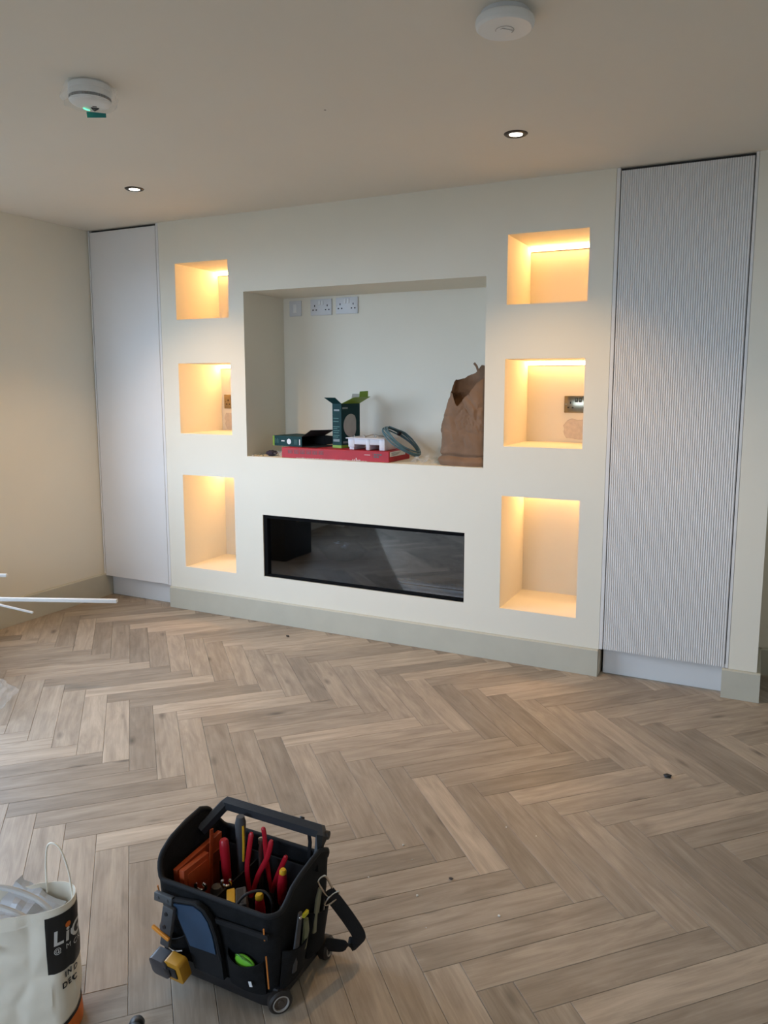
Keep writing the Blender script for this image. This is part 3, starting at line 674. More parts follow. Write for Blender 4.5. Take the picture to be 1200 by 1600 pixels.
tag(obj('clear_plastic_bag', bm, CLR, None, 10), 'small clear plastic bag at left end of the red carton', 'plastic bag')
bm = bmesh.new(); bmesh.ops.create_icosphere(bm, subdivisions=3, radius=1)
for v in bm.verts:
    k = 1 + .35 * noise.noise(v.co * 2.2); v.co = Vector((.738 + v.co.x * .036 * k, .085 + v.co.y * .030 * k, SH + .017 + v.co.z * .017 * (1 + .3 * noise.noise(v.co * 3)))); v.co.z = max(v.co.z, SH + .0006)
tag(obj('cloth_scrap', bm, mat('dark_purple_cloth', (.028, .018, .032), .8, var=.3, vscale=60, srgb=False), None, 50), 'crumpled dark purple scrap on the recess shelf beside the red carton', 'cloth')
t = thing('brass_fixings', (.678, .035, SH), 'small pile of metal fixings in the left corner of the recess shelf', 'fixings')
BR2 = mat('fixing_metal', (.50, .45, .36), .3, .9, srgb=False)
for i, (x, y, ang, l) in enumerate(((.664, .020, .4, .022), (.682, .032, 1.6, .026), (.694, .050, 2.6, .022), (.672, .055, -.5, .02))):
    bm = bmesh.new(); dx, dy = math.cos(ang) * l / 2, math.sin(ang) * l / 2
    tube(bm, [(x - dx, y - dy, SH + .003), (x + dx, y + dy, SH + .010 + .008 * (i % 2))], [.0028, .002], 7); lathe(bm, [(0, 0), (.0055, 0), (.0045, .003), (0, .0035)], 10, axis_mtx((x - dx, y - dy, SH + .0058), (-dx, -dy, .012)), cap=False); obj('screw', bm, BR2, t)

# brown paper sack
PAP = mat('brown_kraft_paper', (.225, .132, .078), .75, var=.14, vscale=10, bump=.15, bscale=60, srgb=False, spec=.3)
def interp(tab, q):
    for (a_, b_), (c_, d_) in zip(tab, tab[1:]):
        if q <= c_: return b_ + (d_ - b_) * max(0, (q - a_)) / (c_ - a_)
    return tab[-1][1]
SL = [(1.0, 1.832), (1.03, 1.825), (1.18, 1.828), (1.265, 1.845), (1.325, 1.862), (1.386, 1.890), (1.44, 1.893), (1.457, 1.900), (1.56, 1.93)]
SF = [(1.85, 1.37), (1.885, 1.388), (1.905, 1.378), (1.935, 1.340), (1.958, 1.318), (1.985, 1.355), (2.03, 1.42), (2.098, 1.475)]
SB = [(1.86, 1.42), (1.895, 1.452), (1.905, 1.462), (1.945, 1.478), (1.972, 1.486), (1.990, 1.505), (2.005, 1.526), (2.022, 1.526), (2.045, 1.490), (2.098, 1.455)]
def sack_bm(cx, cy, hx, hy, seed, nth=150, nz=84):
    bm = bmesh.new(); rings = []; xr = cx + hx
    def facets(p, k, o):
        d, q = noise.voronoi(p * k + Vector(o)); return d[1] - d[0], d[0]
    def crump(p):
        w = p + Vector((noise.noise(p * 6), noise.noise(p * 6 + Vector((7, 1, 2))), noise.noise(p * 6 + Vector((3, 9, 4))))) * .035
        w = Vector((w.x + w.z * .35, w.y, w.z * .62)); a_, b_ = facets(w, 14, (seed, 2, 5)); c_, d_ = facets(w, 36, (1, seed, 8))
        am = 1.0 + 1.0 * math.exp(-((p.z - 1.25) / .09) ** 2)
        return am * (.0105 * (min(a_, .42) - .2) + .0048 * (min(c_, .35) - .17)) + .013 * noise.noise(p * 7 + Vector((seed, 0, 0)))
    for j in range(nz):
        ring = []
        for i in range(nth):
            a_ = 2 * PI * i / nth; ca, sa = math.cos(a_), math.sin(a_)
            k = (abs(ca) ** 3.2 + abs(sa) ** 3.2) ** (-1 / 3.2); x0_ = cx + ca * hx * k; y = cy + sa * hy * k
            xt = xr - (xr - x0_) * (xr - 1.888) / (2 * hx)
            bk = max(0, min(1, (sa * k + .35) / .5)); bk = bk * bk * (3 - 2 * bk); zt_ = interp(SF, xt) * (1 - bk) + interp(SB, xt) * bk + .006 * noise.noise(Vector((x0_ * 45, y * 45, 1)))
            tz = j / (nz - 1); z = SH + .0015 + (zt_ - SH) * tz; x = xr - (xr - x0_) * (xr - interp(SL, z)) / (2 * hx)
            y = cy + (y - cy) * (1 - .12 * tz)
            p = Vector((x, y, z)); out = Vector((ca, sa * 1.2, 0)).normalized()
            tuck = -.012 * math.exp(-((z - SH - .050) / .009) ** 2) + .008 * math.exp(-((z - SH - .024) / .014) ** 2)
            p += out * (crump(p) * min(1, tz * 8 + .4) + tuck); p.z += .010 * noise.noise(p * 14) * min(1, tz * 5); p.x = min(p.x, 2.0985)
            if j == 0: p.z = SH + .0015
            p.z = max(p.z, SH + .0012); ring.append(bm.verts.new(p))
        rings.append(ring)
    for a_, b_ in zip(rings, rings[1:]):
        for i in range(nth): bm.faces.new((a_[i], a_[(i + 1) % nth], b_[(i + 1) % nth], b_[i]))
    bm.faces.new(rings[0][::-1])
    return bm
t = thing('paper_sack', (1.97, .12, SH), 'tall crumpled brown paper sack standing at right end of the recess', 'paper bag')
obj('sack', sack_bm(1.962, .115, .137, .085, 4.0), PAP, t, 22)
bm = bmesh.new(); tube(bm, smooth_path([(2.004, .170, 1.500), (1.998, .165, 1.522), (1.990, .160, 1.534), (1.985, .160, 1.540)], 8), [.007] * 7 + [.005] * 2, 6, flat=.4); obj('twisted_tip', bm, PAP, t)

# ------------------------------------------------------------------ open tool bag
BX0, BX1, BYF, BYB = 2.125, 2.475, -2.418, -2.162
bagc = Vector(((BX0 + BX1) / 2, (BYF + BYB) / 2, 0))
t = thing('tool_bag', (bagc.x, bagc.y, 0), 'black open-top wheeled tool bag on the herringbone floor', 'tool bag'); BAG = t
def interp(tab, q):
    for (a_, b_), (c_, d_) in zip(tab, tab[1:]):
        if q <= c_: return b_ + (d_ - b_) * max(0, (q - a_)) / (c_ - a_)
    return tab[-1][1]
LP = [(-2.42, .252), (-2.408, .278), (-2.385, .300), (-2.355, .318), (-2.30, .331), (-2.245, .336), (-2.215, .322), (-2.19, .290), (-2.165, .252)]
RP = [(-2.42, .252), (-2.385, .254), (-2.365, .264), (-2.345, .280), (-2.31, .291), (-2.255, .300), (-2.215, .303), (-2.185, .285), (-2.165, .252)]
def perim(hx, hy, r, n):
    out = []; per = []
    for cxs, cys, a0 in ((1, 1, 0), (-1, 1, PI / 2), (-1, -1, PI), (1, -1, 3 * PI / 2)):
        for i in range(6): q = a0 + PI / 2 * i / 5; per.append(Vector((cxs * (hx - r) + r * math.cos(q), cys * (hy - r) + r * math.sin(q), 0)))
    L_ = [(per[(i + 1) % len(per)] - per[i]).length for i in range(len(per))]; tot = sum(L_); res = []; acc = 0; i = 0
    for k in range(n):
        s_ = tot * k / n
        while acc + L_[i] < s_: acc += L_[i]; i += 1
        res.append(per[i] + (per[(i + 1) % len(per)] - per[i]) * ((s_ - acc) / max(1e-9, L_[i])))
    return res
NB = 132; hx, hy = (BX1 - BX0) / 2, (BYB - BYF) / 2
rim = perim(hx, hy, .032, NB); bot = perim(hx - .020, hy - .020, .03, NB); rin = perim(hx - .007, hy - .007, .027, NB); bin_ = perim(hx - .028, hy - .028, .025, NB)
def rim_z(p):
    w = max(0, min(1, (abs(p.x) - (hx - .030)) / .026)); w = w * w * (3 - 2 * w)
    zz = interp(LP if p.x < 0 else RP, p.y + bagc.y); return .252 * (1 - w) + zz * w
bm = bmesh.new(); rows = []
for j in range(9):
    s_ = j / 8; row = []
    for i in range(NB):
        p = bot[i].lerp(rim[i], s_); z = .030 + (rim_z(rim[i]) - .030) * s_
        o_ = p.normalized() * (.004 * math.sin(PI * s_) + .002 * noise.noise(Vector((p.x * 20, p.y * 20, z * 20)))); row.append(bm.verts.new(bagc + p + o_ + Vector((0, 0, z))))
    rows.append(row)
for s_ in (1, .5, 0):
    rows.append([bm.verts.new(bagc + bin_[i].lerp(rin[i], s_) + Vector((0, 0, .062 + (rim_z(rim[i]) - .0 - .062) * s_))) for i in range(NB)])
for a_, b_ in zip(rows, rows[1:]):
    for i in range(NB): bm.faces.new((a_[i], a_[(i + 1) % NB], b_[(i + 1) % NB], b_[i]))
bm.faces.new(rows[0][::-1]); bm.faces.new(rows[-1])
obj('body', bm, FABRIC, BAG, 50)
bm = bmesh.new(); tube(bm, [bagc + rim[i] * .985 + Vector((0, 0, rim_z(rim[i]) + .001)) for i in range(NB)], .0062, 8, closed=True); obj('rim_binding', bm, FABRIC2, BAG, 60)
bm = bmesh.new(); rb = perim(hx - .016, hy - .016, .032, 64)
va = [bm.verts.new(bagc + p * .97 + Vector((0, 0, .012))) for p in rb]; vb = [bm.verts.new(bagc + p + Vector((0, 0, .018))) for p in rb]; vc = [bm.verts.new(bagc + p * 1.01 + Vector((0, 0, .052))) for p in rb]
for a_, b_ in ((va, vb), (vb, vc)):
    for i in range(64): bm.faces.new((a_[i], a_[(i + 1) % 64], b_[(i + 1) % 64], b_[i]))
bm.faces.new(va[::-1]); bm.faces.new(vc); obj('moulded_base', bm, BLK, BAG)
# inner dividers and inner pocket row
bm = bmesh.new(); box(bm, (2.262, -2.395, .06), (2.266, -2.19, .205)); obj('divider', bm, FABRIC2, BAG)
bm = bmesh.new(); box(bm, (2.150, -2.192, .06), (2.452, -2.187, .225), bevel=.002); obj('inner_pocket', bm, FABRIC2, BAG)
# handle
bm = bmesh.new()
hp = [(2.136, -2.257, .285), (2.166, -2.196, .331), (2.170, -2.190, .334), (2.458, -2.190, .332), (2.464, -2.198, .327), (2.464, -2.240, .262)]
tube(bm, hp, .0160, 6, flat=.95, flat_dir=(0, .55, .83)); obj('carry_handle', bm, mat('handle_grey_black', (.016, .018, .022), .42, srgb=False, bump=.1, bscale=200), BAG, 25)
bm = bmesh.new(); lathe(bm, [(0, 0), (.011, 0), (.010, .008), (0, .009)], 16, axis_mtx((2.470, -2.188, .326), (1, .1, 0)), cap=False); lathe(bm, [(0, 0), (.007, 0), (.006, .006), (0, .007)], 12, axis_mtx((2.395, -2.180, .343), (0, .5, .8)), cap=False); obj('handle_button', bm, BLK, BAG)
for x in (2.412, 2.447):
    bm = bmesh.new(); tube(bm, [(x, -2.176, .240), (x + .004, -2.176, .285), (x + .006, -2.185, .322)], .0055, 6, flat=.5); obj('handle_strap', bm, FABRIC2, BAG)
# front face: flap pocket with blue panel
FY = BYF - .004
def front(x, z, out=0): # point on the sloping front face
    s_ = (z - .03) / .222; return Vector((x, -2.398 + (-2.418 + 2.398) * s_ - .006 - out, z))
def front_panel(bm, poly, th, out):
    n_ = len(poly); a_ = [bm.verts.new(front(x, z, out + th)) for x, z in poly]; b_ = [bm.verts.new(front(x, z, out)) for x, z in poly]
    bm.faces.new(a_); bm.faces.new(b_[::-1])
    for i in range(n_): bm.faces.new((a_[i], b_[i], b_[(i + 1) % n_], a_[(i + 1) % n_]))
    bmesh.ops.recalc_face_normals(bm, faces=bm.faces)
def bulge_pocket(bm, x0, x1, z0, z1, depth, dip=.012, n=14):
    rows = []
    for j in range(7):
        v = j / 6; row = []
        for i in range(n + 1):
            u = i / n; arch = math.sin(PI * u) ** .55 if 0 < u < 1 else 0
            z = z0 + (z1 - dip * math.sin(PI * u) - z0) * v; row.append(bm.verts.new(front(x0 + (x1 - x0) * u, z, depth * arch * (.45 + .55 * v))))
        rows.append(row)
    for a_, b_ in zip(rows, rows[1:]):
        for i in range(n): bm.faces.new((a_[i], a_[i + 1], b_[i + 1], b_[i]))
    e_ = [bm.verts.new(front(x0 + (x1 - x0) * i / n, z0 - .002, -.004)) for i in range(n + 1)]
    for i in range(n): bm.faces.new((e_[i], e_[i + 1], rows[0][i + 1], rows[0][i]))
    bmesh.ops.recalc_face_normals(bm, faces=bm.faces); bmesh.ops.solidify(bm, geom=bm.faces[:], thickness=.003)
blue = [(2.198, .218), (2.262, .232), (2.284, .224), (2.300, .204), (2.311, .168), (2.316, .122), (2.240, .118)]
outer = [(2.192, .226), (2.266, .240), (2.292, .231), (2.309, .208), (2.320, .170), (2.328, .112), (2.330, .055), (2.244, .055), (2.232, .112)]
bm = bmesh.new(); front_panel(bm, outer, .012, .0); obj('flap_pocket', bm, FABRIC2, BAG)
bm = bmesh.new(); front_panel(bm, blue, .003, .012); obj('blue_panel', bm, mat('blue_mesh_panel', (.026, .060, .115), .6, srgb=False, var=.1, vscale=20), BAG)
bm = bmesh.new(); tube(bm, [front(x, z, .013) for x, z in outer[:6]], .0045, 6); obj('flap_binding', bm, FABRIC2, BAG)
bm = bmesh.new(); bulge_pocket(bm, 2.338, 2.440, .052, .138, .026); obj('front_pocket', bm, FABRIC, BAG, 60)
bm = bmesh.new(); bulge_pocket(bm, 2.142, 2.226, .060, .136, .024); obj('front_pocket', bm, FABRIC, BAG, 60)
bm = bmesh.new(); front_panel(bm, [(2.316, .212), (2.462, .218), (2.462, .206), (2.318, .200)], .005, .001); obj('front_webbing', bm, FABRIC2, BAG)
ORT = mat('orange_piping', (.62, .20, .035), .5, srgb=False)
for zz in ((.232, .202), (.160, .075)):
    bm = bmesh.new(); tube(bm, [front(2.452, zz[0], .004), front(2.452, zz[1], .004)], .0018, 6); obj('orange_piping', bm, ORT, BAG)
bm = bmesh.new(); tube(bm, [front(2.150, .246, .006), front(2.153, .222, .006)], .0018, 6); obj('orange_piping', bm, ORT, BAG)
bm = bmesh.new(); box(bm, (-.004, -.006, 0), (.004, .006, .001), frame_mtx(front(2.416, .088, .022), (1, 0, 0), (0, 0, 1)) @ Matrix.Rotation(.3, 4, 'Z')); obj('fabric_tag', bm, WPR, BAG)
# clip plate on the front rim
bm = bmesh.new(); M = frame_mtx(front(2.175, .224, .008), (1, 0, .01), (0, .1, 1)); box(bm, (-.027, -.010, 0), (.027, .010, .012), M, bevel=.002)
for q in (-.014, .014): lathe(bm, [(0, 0), (.004, 0), (.0035, .002), (0, .0025)], 10, M @ Matrix.Translation((q, 0, .012)), cap=False)
obj('clip_plate', bm, mat('grey_bracket', (.07, .075, .08), .45, srgb=False), BAG)
# right end pockets and strap
def side(y, z, out=0):
    s_ = (z - .03) / .222; return Vector((2.455 + .020 * s_ + .006 + out, y, z))
bm = bmesh.new()
def side_pocket(bm, y0, y1, z0, z1, depth, n=12):
    rows = []
    for j in range(6):
        v = j / 5; rows.append([bm.verts.new(side(y0 + (y1 - y0) * i / n, z0 + (z1 - z0) * v - .008 * math.sin(PI * i / n) * v, depth * (math.sin(PI * i / n) ** .5 if 0 < i < n else 0) * (.5 + .5 * v))) for i in range(n + 1)])
    for a_, b_ in zip(rows, rows[1:]):
        for i in range(n): bm.faces.new((a_[i], a_[i + 1], b_[i + 1], b_[i]))
    bmesh.ops.recalc_face_normals(bm, faces=bm.faces); bmesh.ops.solidify(bm, geom=bm.faces[:], thickness=.003)
side_pocket(bm, -2.385, -2.285, .055, .155, .026); obj('side_pocket', bm, FABRIC, BAG, 60)
bm = bmesh.new(); side_pocket(bm, -2.275, -2.195, .050, .175, .024); obj('side_pocket', bm, FABRIC, BAG, 60)
bm = bmesh.new(); sp = smooth_path([(2.500, -2.232, .212), (2.512, -2.215, .180), (2.535, -2.185, .115), (2.548, -2.165, .066), (2.540, -2.165, .046), (2.515, -2.185, .040), (2.478, -2.212, .052)], 40)
tube(bm, sp, .0175, 10, flat=.22, flat_dir=(.80, .58, .15)); obj('shoulder_strap', bm, FABRIC2, BAG, 60)
CHR = mat('polished_steel', (.60, .58, .55), .22, 1, srgb=False)
bm = bmesh.new(); tube(bm, smooth_path([(2.492, -2.262, .256), (2.500, -2.246, .262), (2.506, -2.232, .236), (2.510, -2.222, .208), (2.502, -2.232, .200), (2.496, -2.250, .226)], 30, True), .0026, 6, closed=True); obj('snap_hook', bm, CHR, BAG)
bm = bmesh.new(); tube(bm, smooth_path([(2.508, -2.232, .204), (2.520, -2.215, .208), (2.516, -2.215, .190), (2.504, -2.232, .180), (2.498, -2.244, .186)], 24, True), .0022, 6, closed=True); obj('strap_ring', bm, CHR, BAG)
# corner wheels
RUB = mat('wheel_rubber', (.020, .015, .012), .6, srgb=False); HUB = mat('wheel_hub', (.36, .33, .30), .5, srgb=False)
for (x, y, ax) in ((2.462, -2.385, (.75, -.62, 0)), (2.470, -2.195, (1, .1, 0)), (2.138, -2.195, (-1, .1, 0))):
    M = axis_mtx((x, y, .0285), ax)
    bm = bmesh.new(); lathe(bm, [(.0, -.012), (.024, -.012), (.0282, -.007), (.0282, .007), (.024, .012), (.019, .012), (.019, .006), (0, .006)], 32, M, cap=False); w = obj('wheel', bm, RUB, BAG)
    bm = bmesh.new(); lathe(bm, [(.0192, .0065), (.0192, .0130), (.0168, .0130), (.0160, .0090)], 28, M, cap=False); obj('wheel_rim', bm, HUB, w)
    bm = bmesh.new(); lathe(bm, [(.0162, .0065), (.0162, .0085), (.007, .0085), (.006, .0105), (0, .0108)], 28, M, cap=False); obj('wheel_hub', bm, mat('hub_brown', (.075, .055, .042), .5, srgb=False), w)
bm = bmesh.new(); box(bm, (2.425, -2.392, .030), (2.462, -2.352, .060), bevel=.004); obj('wheel_housing', bm, BLK, BAG)

# ------------------------------------------------------------------ tools in and on the bag
RIN = mat('insulated_red', (.42, .010, .022), .35, srgb=False); YEL = mat('safety_yellow', (.72, .40, .02), .4, srgb=False); ORG = mat('burnt_orange_plastic', (.36, .055, .012), .42, srgb=False, var=.05)
STEEL = mat('tool_steel', (.42, .41, .39), .32, 1, srgb=False); GRY = mat('dark_grey_rubber', (.055, .055, .058), .6, srgb=False)
FL_ = .063
# long orange level along the left end
tl = thing('spirit_level', (2.155, -2.29, FL_), 'long burnt orange flat tool along the left end inside the tool bag', 'tool')
bm = bmesh.new(); prism(bm, [(-2.372, .185), (-2.212, .185), (-2.206, .262), (-2.376, .254)], 0, 2.149, 2.163, .0015); obj('body', bm, ORG, tl)
bm = bmesh.new(); prism(bm, [(-2.36, .19), (-2.22, .19), (-2.22, .222), (-2.36, .222)], 0, 2.1625, 2.165); obj('recess_panel', bm, mat('dark_orange_plastic', (.22, .035, .010), .5, srgb=False), tl)  # panel in a darker orange than the body
bm = bmesh.new(); box(bm, (2.157, -2.36, FL_ + .001), (2.163, -2.22, .187)); obj('lower_web', bm, ORG, tl)
tl = thing('orange_case', (2.195, -2.34, FL_), 'small square burnt orange case standing inside the tool bag', 'case')
bm = bmesh.new(); prism(bm, [(-2.388, FL_ + .001), (-2.298, FL_ + .001), (-2.300, .268), (-2.392, .272)], 0, 2.183, 2.198, .002); obj('shell', bm, ORG, tl)
bm = bmesh.new(); prism(bm, [(-2.380, .20), (-2.310, .20), (-2.310, .255), (-2.380, .258)], 0, 2.198, 2.2005, .0008); obj('raised_panel', bm, ORG, tl)
tl = thing('orange_blade_tool', (2.215, -2.26, FL_), 'thin upright burnt orange strip between the level and the red handle', 'tool')
bm = bmesh.new(); tube(bm, [(2.190, -2.285, FL_ + .002), (2.180, -2.275, .180), (2.176, -2.262, .302)], [.006, .007, .0065], 8, flat=.45, flat_dir=(0, 1, 0)); obj('strip', bm, ORG, tl)
bm = bmesh.new(); tube(bm, [(2.178, -2.266, .270), (2.177, -2.263, .29)], .0075, 8, flat=.5, flat_dir=(0, 1, 0)); obj('grip_end', bm, ORG, tl)
# thick red insulated handle
def handle_tool(name, label, cat, base, top, prof, m, shaft=None, capm=None, capl=0, capr=None, seg=18):
    base, top = Vector(base), Vector(top); L_ = (top - base).length; M = axis_mtx(base, top - base)
    tl = thing(name, base, label, cat)
    bm = bmesh.new(); lathe(bm, [(r_, L_ * s_) for s_, r_ in prof], seg, M); obj('handle', bm, m, tl)
    if capm:
        bm = bmesh.new(); lathe(bm, [(capr, L_ - .001), (capr * 1.0, L_ + capl * .5), (capr * .72, L_ + capl), (0, L_ + capl * 1.04)], seg, M, cap=False); obj('end_cap', bm, capm, tl)
    if shaft:
        bm = bmesh.new(); lathe(bm, [(shaft, -.5 * (base.z - FL_) * 0 - (base.z - FL_ - .001) * L_ / max(.01, (top.z - base.z))), (shaft, .002)], 10, M); obj('shaft', bm, STEEL, tl)
    return tl
handle_tool('insulated_knife', 'thick plain red insulated handle left of the pliers in the bag', 'tool', (2.232, -2.272, .150), (2.222, -2.272, .293), [(0, .0085), (.1, .0105), (.45, .0118), (.85, .0122), (.97, .0112), (1, .0085)], RIN, .005)
handle_tool('hammer', 'black curved rubber handle standing behind the red insulated handle', 'hammer', (2.240, -2.228, .130), (2.243, -2.230, .338), [(0, .009), (.15, .011), (.4, .0095), (.7, .0125), (.92, .0140), (1, .010)], GRY, .006)
bpy_o = [o for o in bpy.data.objects if o.name.startswith('hammer')][0]
bm = bmesh.new(); tube(bm, [(2.252, -2.234, .22), (2.256, -2.236, .27), (2.255, -2.236, .318)], [.003, .0035, .003], 8); obj('yellow_stripe', bm, YEL, bpy_o)
# two pairs of red-handled pliers, jaws down
def pliers(label, p_jaw, pivot, h1, h2, r):
    tl = thing('pliers', p_jaw, label, 'pliers', 'red-handled pliers in the tool bag')
    bm = bmesh.new(); tube(bm, [Vector(p_jaw), Vector(pivot) - (Vector(pivot) - Vector(p_jaw)) * .35, pivot], [.004, .009, .008], 8, flat=.6); lathe(bm, [(0, -.007), (.0085, -.007), (.0085, .007), (0, .007)], 14, axis_mtx(pivot, (.3, -1, 0)), cap=False); obj('jaws', bm, STEEL, tl)
    for h in (h1, h2):
        bm = bmesh.new(); pth = smooth_path([pivot] + h, 18); n_ = len(pth); tube(bm, pth, [r * (.75 + .25 * min(1, i / 4)) * (1 if i < n_ - 1 else .6) for i in range(n_)], 10, flat=.8); obj('handle', bm, RIN, tl)
pliers('pliers with tall straight red handles in the middle of the tool bag', (2.293, -2.262, FL_ + .005), (2.293, -2.262, .145), [(2.283, -2.260, .22), (2.288, -2.255, .28), (2.292, -2.250, .318)], [(2.312, -2.255, .21), (2.338, -2.250, .265), (2.350, -2.247, .312)], .0068)
pliers('pliers with red handles splayed right, nearest the back wall of the tool bag', (2.338, -2.225, FL_ + .005), (2.333, -2.228, .150), [(2.318, -2.226, .24), (2.312, -2.224, .30), (2.308, -2.224, .322)], [(2.352, -2.235, .20), (2.375, -2.238, .250), (2.388, -2.240, .277)], .0065)
bm = bmesh.new(); tube(bm, [(2.300, -2.225, FL_ + .002), (2.298, -2.222, .26), (2.300, -2.220, .285)], [.006, .006, .004], 8); lathe(bm, [(.0, 0), (.009, 0), (.009, .012), (0, .014)], 12, Matrix.Translation((2.3, -2.22, .275)), cap=False)
tag(obj('socket_bar', bm, STEEL), 'steel rod standing between the red plier handles', 'tool')
# insulated screwdrivers with yellow ends
SPR = [(0, .0075), (.12, .0100), (.40, .0118), (.62, .0125), (.85, .0108), (1, .0085)]
handle_tool('screwdriver', 'yellow-ended red screwdriver standing against the right end of the bag', 'screwdriver', (2.386, -2.262, .165), (2.396, -2.268, .252), SPR, RIN, .0035, YEL, .010, .0088)
handle_tool('screwdriver', 'yellow-ended red screwdriver nearest the front rim of the bag', 'screwdriver', (2.378, -2.335, .150), (2.382, -2.345, .232), SPR, RIN, .0035, YEL, .012, .0098)
handle_tool('screwdriver', 'red screwdriver tucked low at the front right corner of the bag', 'screwdriver', (2.430, -2.350, .110), (2.437, -2.345, .205), SPR, RIN, .0035)
# yellow and grey tape measure / laser block
tl = thing('laser_measure', (2.325, -2.36, FL_), 'yellow and grey boxy meter just inside the front rim of the bag', 'meter')
M = frame_mtx((2.326, -2.362, .218), (.78, .60, .12), (-.55, .78, .10))
bm = bmesh.new(); box(bm, (-.020, -.030, -.055), (.0, .030, .012), M, bevel=.003); obj('yellow_shell', bm, YEL, tl)
bm = bmesh.new(); box(bm, (.0, -.029, -.055), (.026, .029, .010), M, bevel=.003); obj('grey_shell', bm, GRY, tl)
bm = bmesh.new(); box(bm, (.004, -.022, .010), (.020, .022, .0108), M); obj('screen', bm, BLK, tl)
bm = bmesh.new(); box(bm, (-.015, -.018, -.155), (.020, .018, -.055), M, bevel=.004); obj('lower_case', bm, GRY, tl)
# spanners
def spanner(label, head, d, tail, s):
    tl = thing('spanner', tail, label, 'spanner')
    head, tail = Vector(head), Vector(tail); n_ = (head - tail).normalized(); x_ = Vector(d).normalized()
    bm = bmesh.new(); arc = [head + (n_ * math.cos(q) + x_ * math.sin(q)) * s for q in [math.radians(35 + 290 * i / 16) for i in range(17)]]; tube(bm, arc, [.0025] + [.0042] * 15 + [.0025], 8); obj('open_jaw', bm, CHR, tl)
    bm = bmesh.new(); tube(bm, [tail, head - n_ * s], .0042, 8, flat=.55); obj('shank', bm, CHR, tl)
spanner('chrome spanner with open jaw by the orange case', (2.221, -2.362, .222), (.8, .5, -.1), (2.232, -2.330, FL_ + .003), .012)
spanner('chrome spanner with open jaw beside the yellow meter', (2.278, -2.335, .232), (.8, .5, 0), (2.270, -2.300, FL_ + .003), .011)
tl = thing('ratchet_handle', (2.25, -2.33, FL_), 'short dark rounded tool end left of the yellow meter', 'tool')
bm = bmesh.new(); lathe(bm, [(.006, 0), (.007, .10), (.013, .118), (.0155, .135), (.012, .148), (0, .153)], 16, axis_mtx((2.243, -2.330, FL_ + .001), (.02, -.02, 1))); obj('handle', bm, GRY, tl)
bm = bmesh.new(); tube(bm, [(2.292, -2.388, .170), (2.278, -2.380, .206), (2.282, -2.376, .214)], [.007, .0085, .006], 8); tag(obj('bit_holder', bm, mat('brass_tool', (.40, .26, .06), .35, .8, srgb=False)), 'small brass coloured bit holder beside the yellow meter', 'tool')
# black cable loop over the front
bm = bmesh.new(); tube(bm, smooth_path([(2.352, -2.395, .165), (2.346, -2.398, .215), (2.362, -2.372, .250), (2.392, -2.345, .252), (2.414, -2.342, .230), (2.420, -2.352, .190)], 36), .0032, 8); tag(obj('cable_loop', bm, BLK), 'loop of thin black cable among the screwdrivers in the bag', 'cable')
# on the front: knife in clip, tape measure, green item
tl = thing('utility_knife', front(2.185, .16, .02), 'black utility knife with orange slider clipped to front left of bag', 'knife')
M = frame_mtx(front(2.192, .178, .026), (1, 0, -.12), (.12, .1, 1))
bm = bmesh.new(); box(bm, (-.017, -.030, -.007), (.017, .038, .009), M, bevel=.006); box(bm, (-.012, -.062, -.006), (.014, -.028, .006), M, bevel=.003); obj('handle', bm, GRY, tl)
bm = bmesh.new(); box(bm, (-.030, -.036, .006), (.024, -.027, .013), M @ Matrix.Rotation(-.22, 4, 'Z'), bevel=.002); obj('orange_slider', bm, mat('orange_slider', (.72, .27, .03), .4, srgb=False), tl)
bm = bmesh.new(); lathe(bm, [(0, 0), (.005, 0), (.0045, .002), (0, .0022)], 12, M @ Matrix.Translation((-.002, .020, .009)), cap=False); lathe(bm, [(0, 0), (.005, 0), (.0045, .002), (0, .0022)], 12, M @ Matrix.Translation((-.002, -.012, .009)), cap=False); obj('screw_cap', bm, BLK, tl)
bm = bmesh.new(); tube(bm, smooth_path([front(2.156, .155, .012), front(2.150, .140, .014), front(2.154, .125, .012)], 8), .002, 6); tube(bm, smooth_path([front(2.150, .118, .014), front(2.170, .108, .024), front(2.200, .100, .028), front(2.222, .104, .022)], 12), .0022, 6); obj('tape_hook', bm, CHR, BAG)
tl = thing('tape_measure', front(2.19, .06, .035), 'black and yellow tape measure hanging on front left of the bag', 'tape measure')
M = frame_mtx(front(2.196, .070, .042), (1, -.05, .02), (-.05, -.25, 1)) @ Matrix.Scale(.88, 4)
def rounded_poly(w, h, r, n=5):
    return [(sx * (w - r) + r * math.cos(a0 + PI / 2 * i / n), sy * (h - r) + r * math.sin(a0 + PI / 2 * i / n)) for sx, sy, a0 in ((1, 1, 0), (-1, 1, PI / 2), (-1, -1, PI), (1, -1, 3 * PI / 2)) for i in range(n + 1)]
bm = bmesh.new(); tb = bmesh.new(); prism(tb, rounded_poly(.031, .030, .014), 2, -.018, .020, .002)
for v in tb.verts: v.co = Vector((v.co.x - .020, v.co.y, v.co.z))
tb.transform(M); merge(bm, tb); obj('grey_case', bm, mat('tape_grey', (.045, .045, .052), .38, srgb=False), tl)
bm = bmesh.new(); tb = bmesh.new(); prism(tb, rounded_poly(.028, .033, .010), 2, -.019, .014, .002)
for v in tb.verts: v.co = Vector((v.co.x + .028, v.co.y, v.co.z))
tb.transform(M); merge(bm, tb); obj('yellow_case', bm, mat('tape_yellow', (.50, .235, .015), .4, srgb=False), tl)
bm = bmesh.new(); box(bm, (.006, -.017, .0138), (.040, .017, .0175), M, bevel=.002); box(bm, (-.002, -.012, .013), (.02, .012, .021), M, bevel=.002); obj('belt_clip', bm, BLK, tl)
bm = bmesh.new(); bmesh.ops.create_uvsphere(bm, u_segments=24, v_segments=14, radius=1)
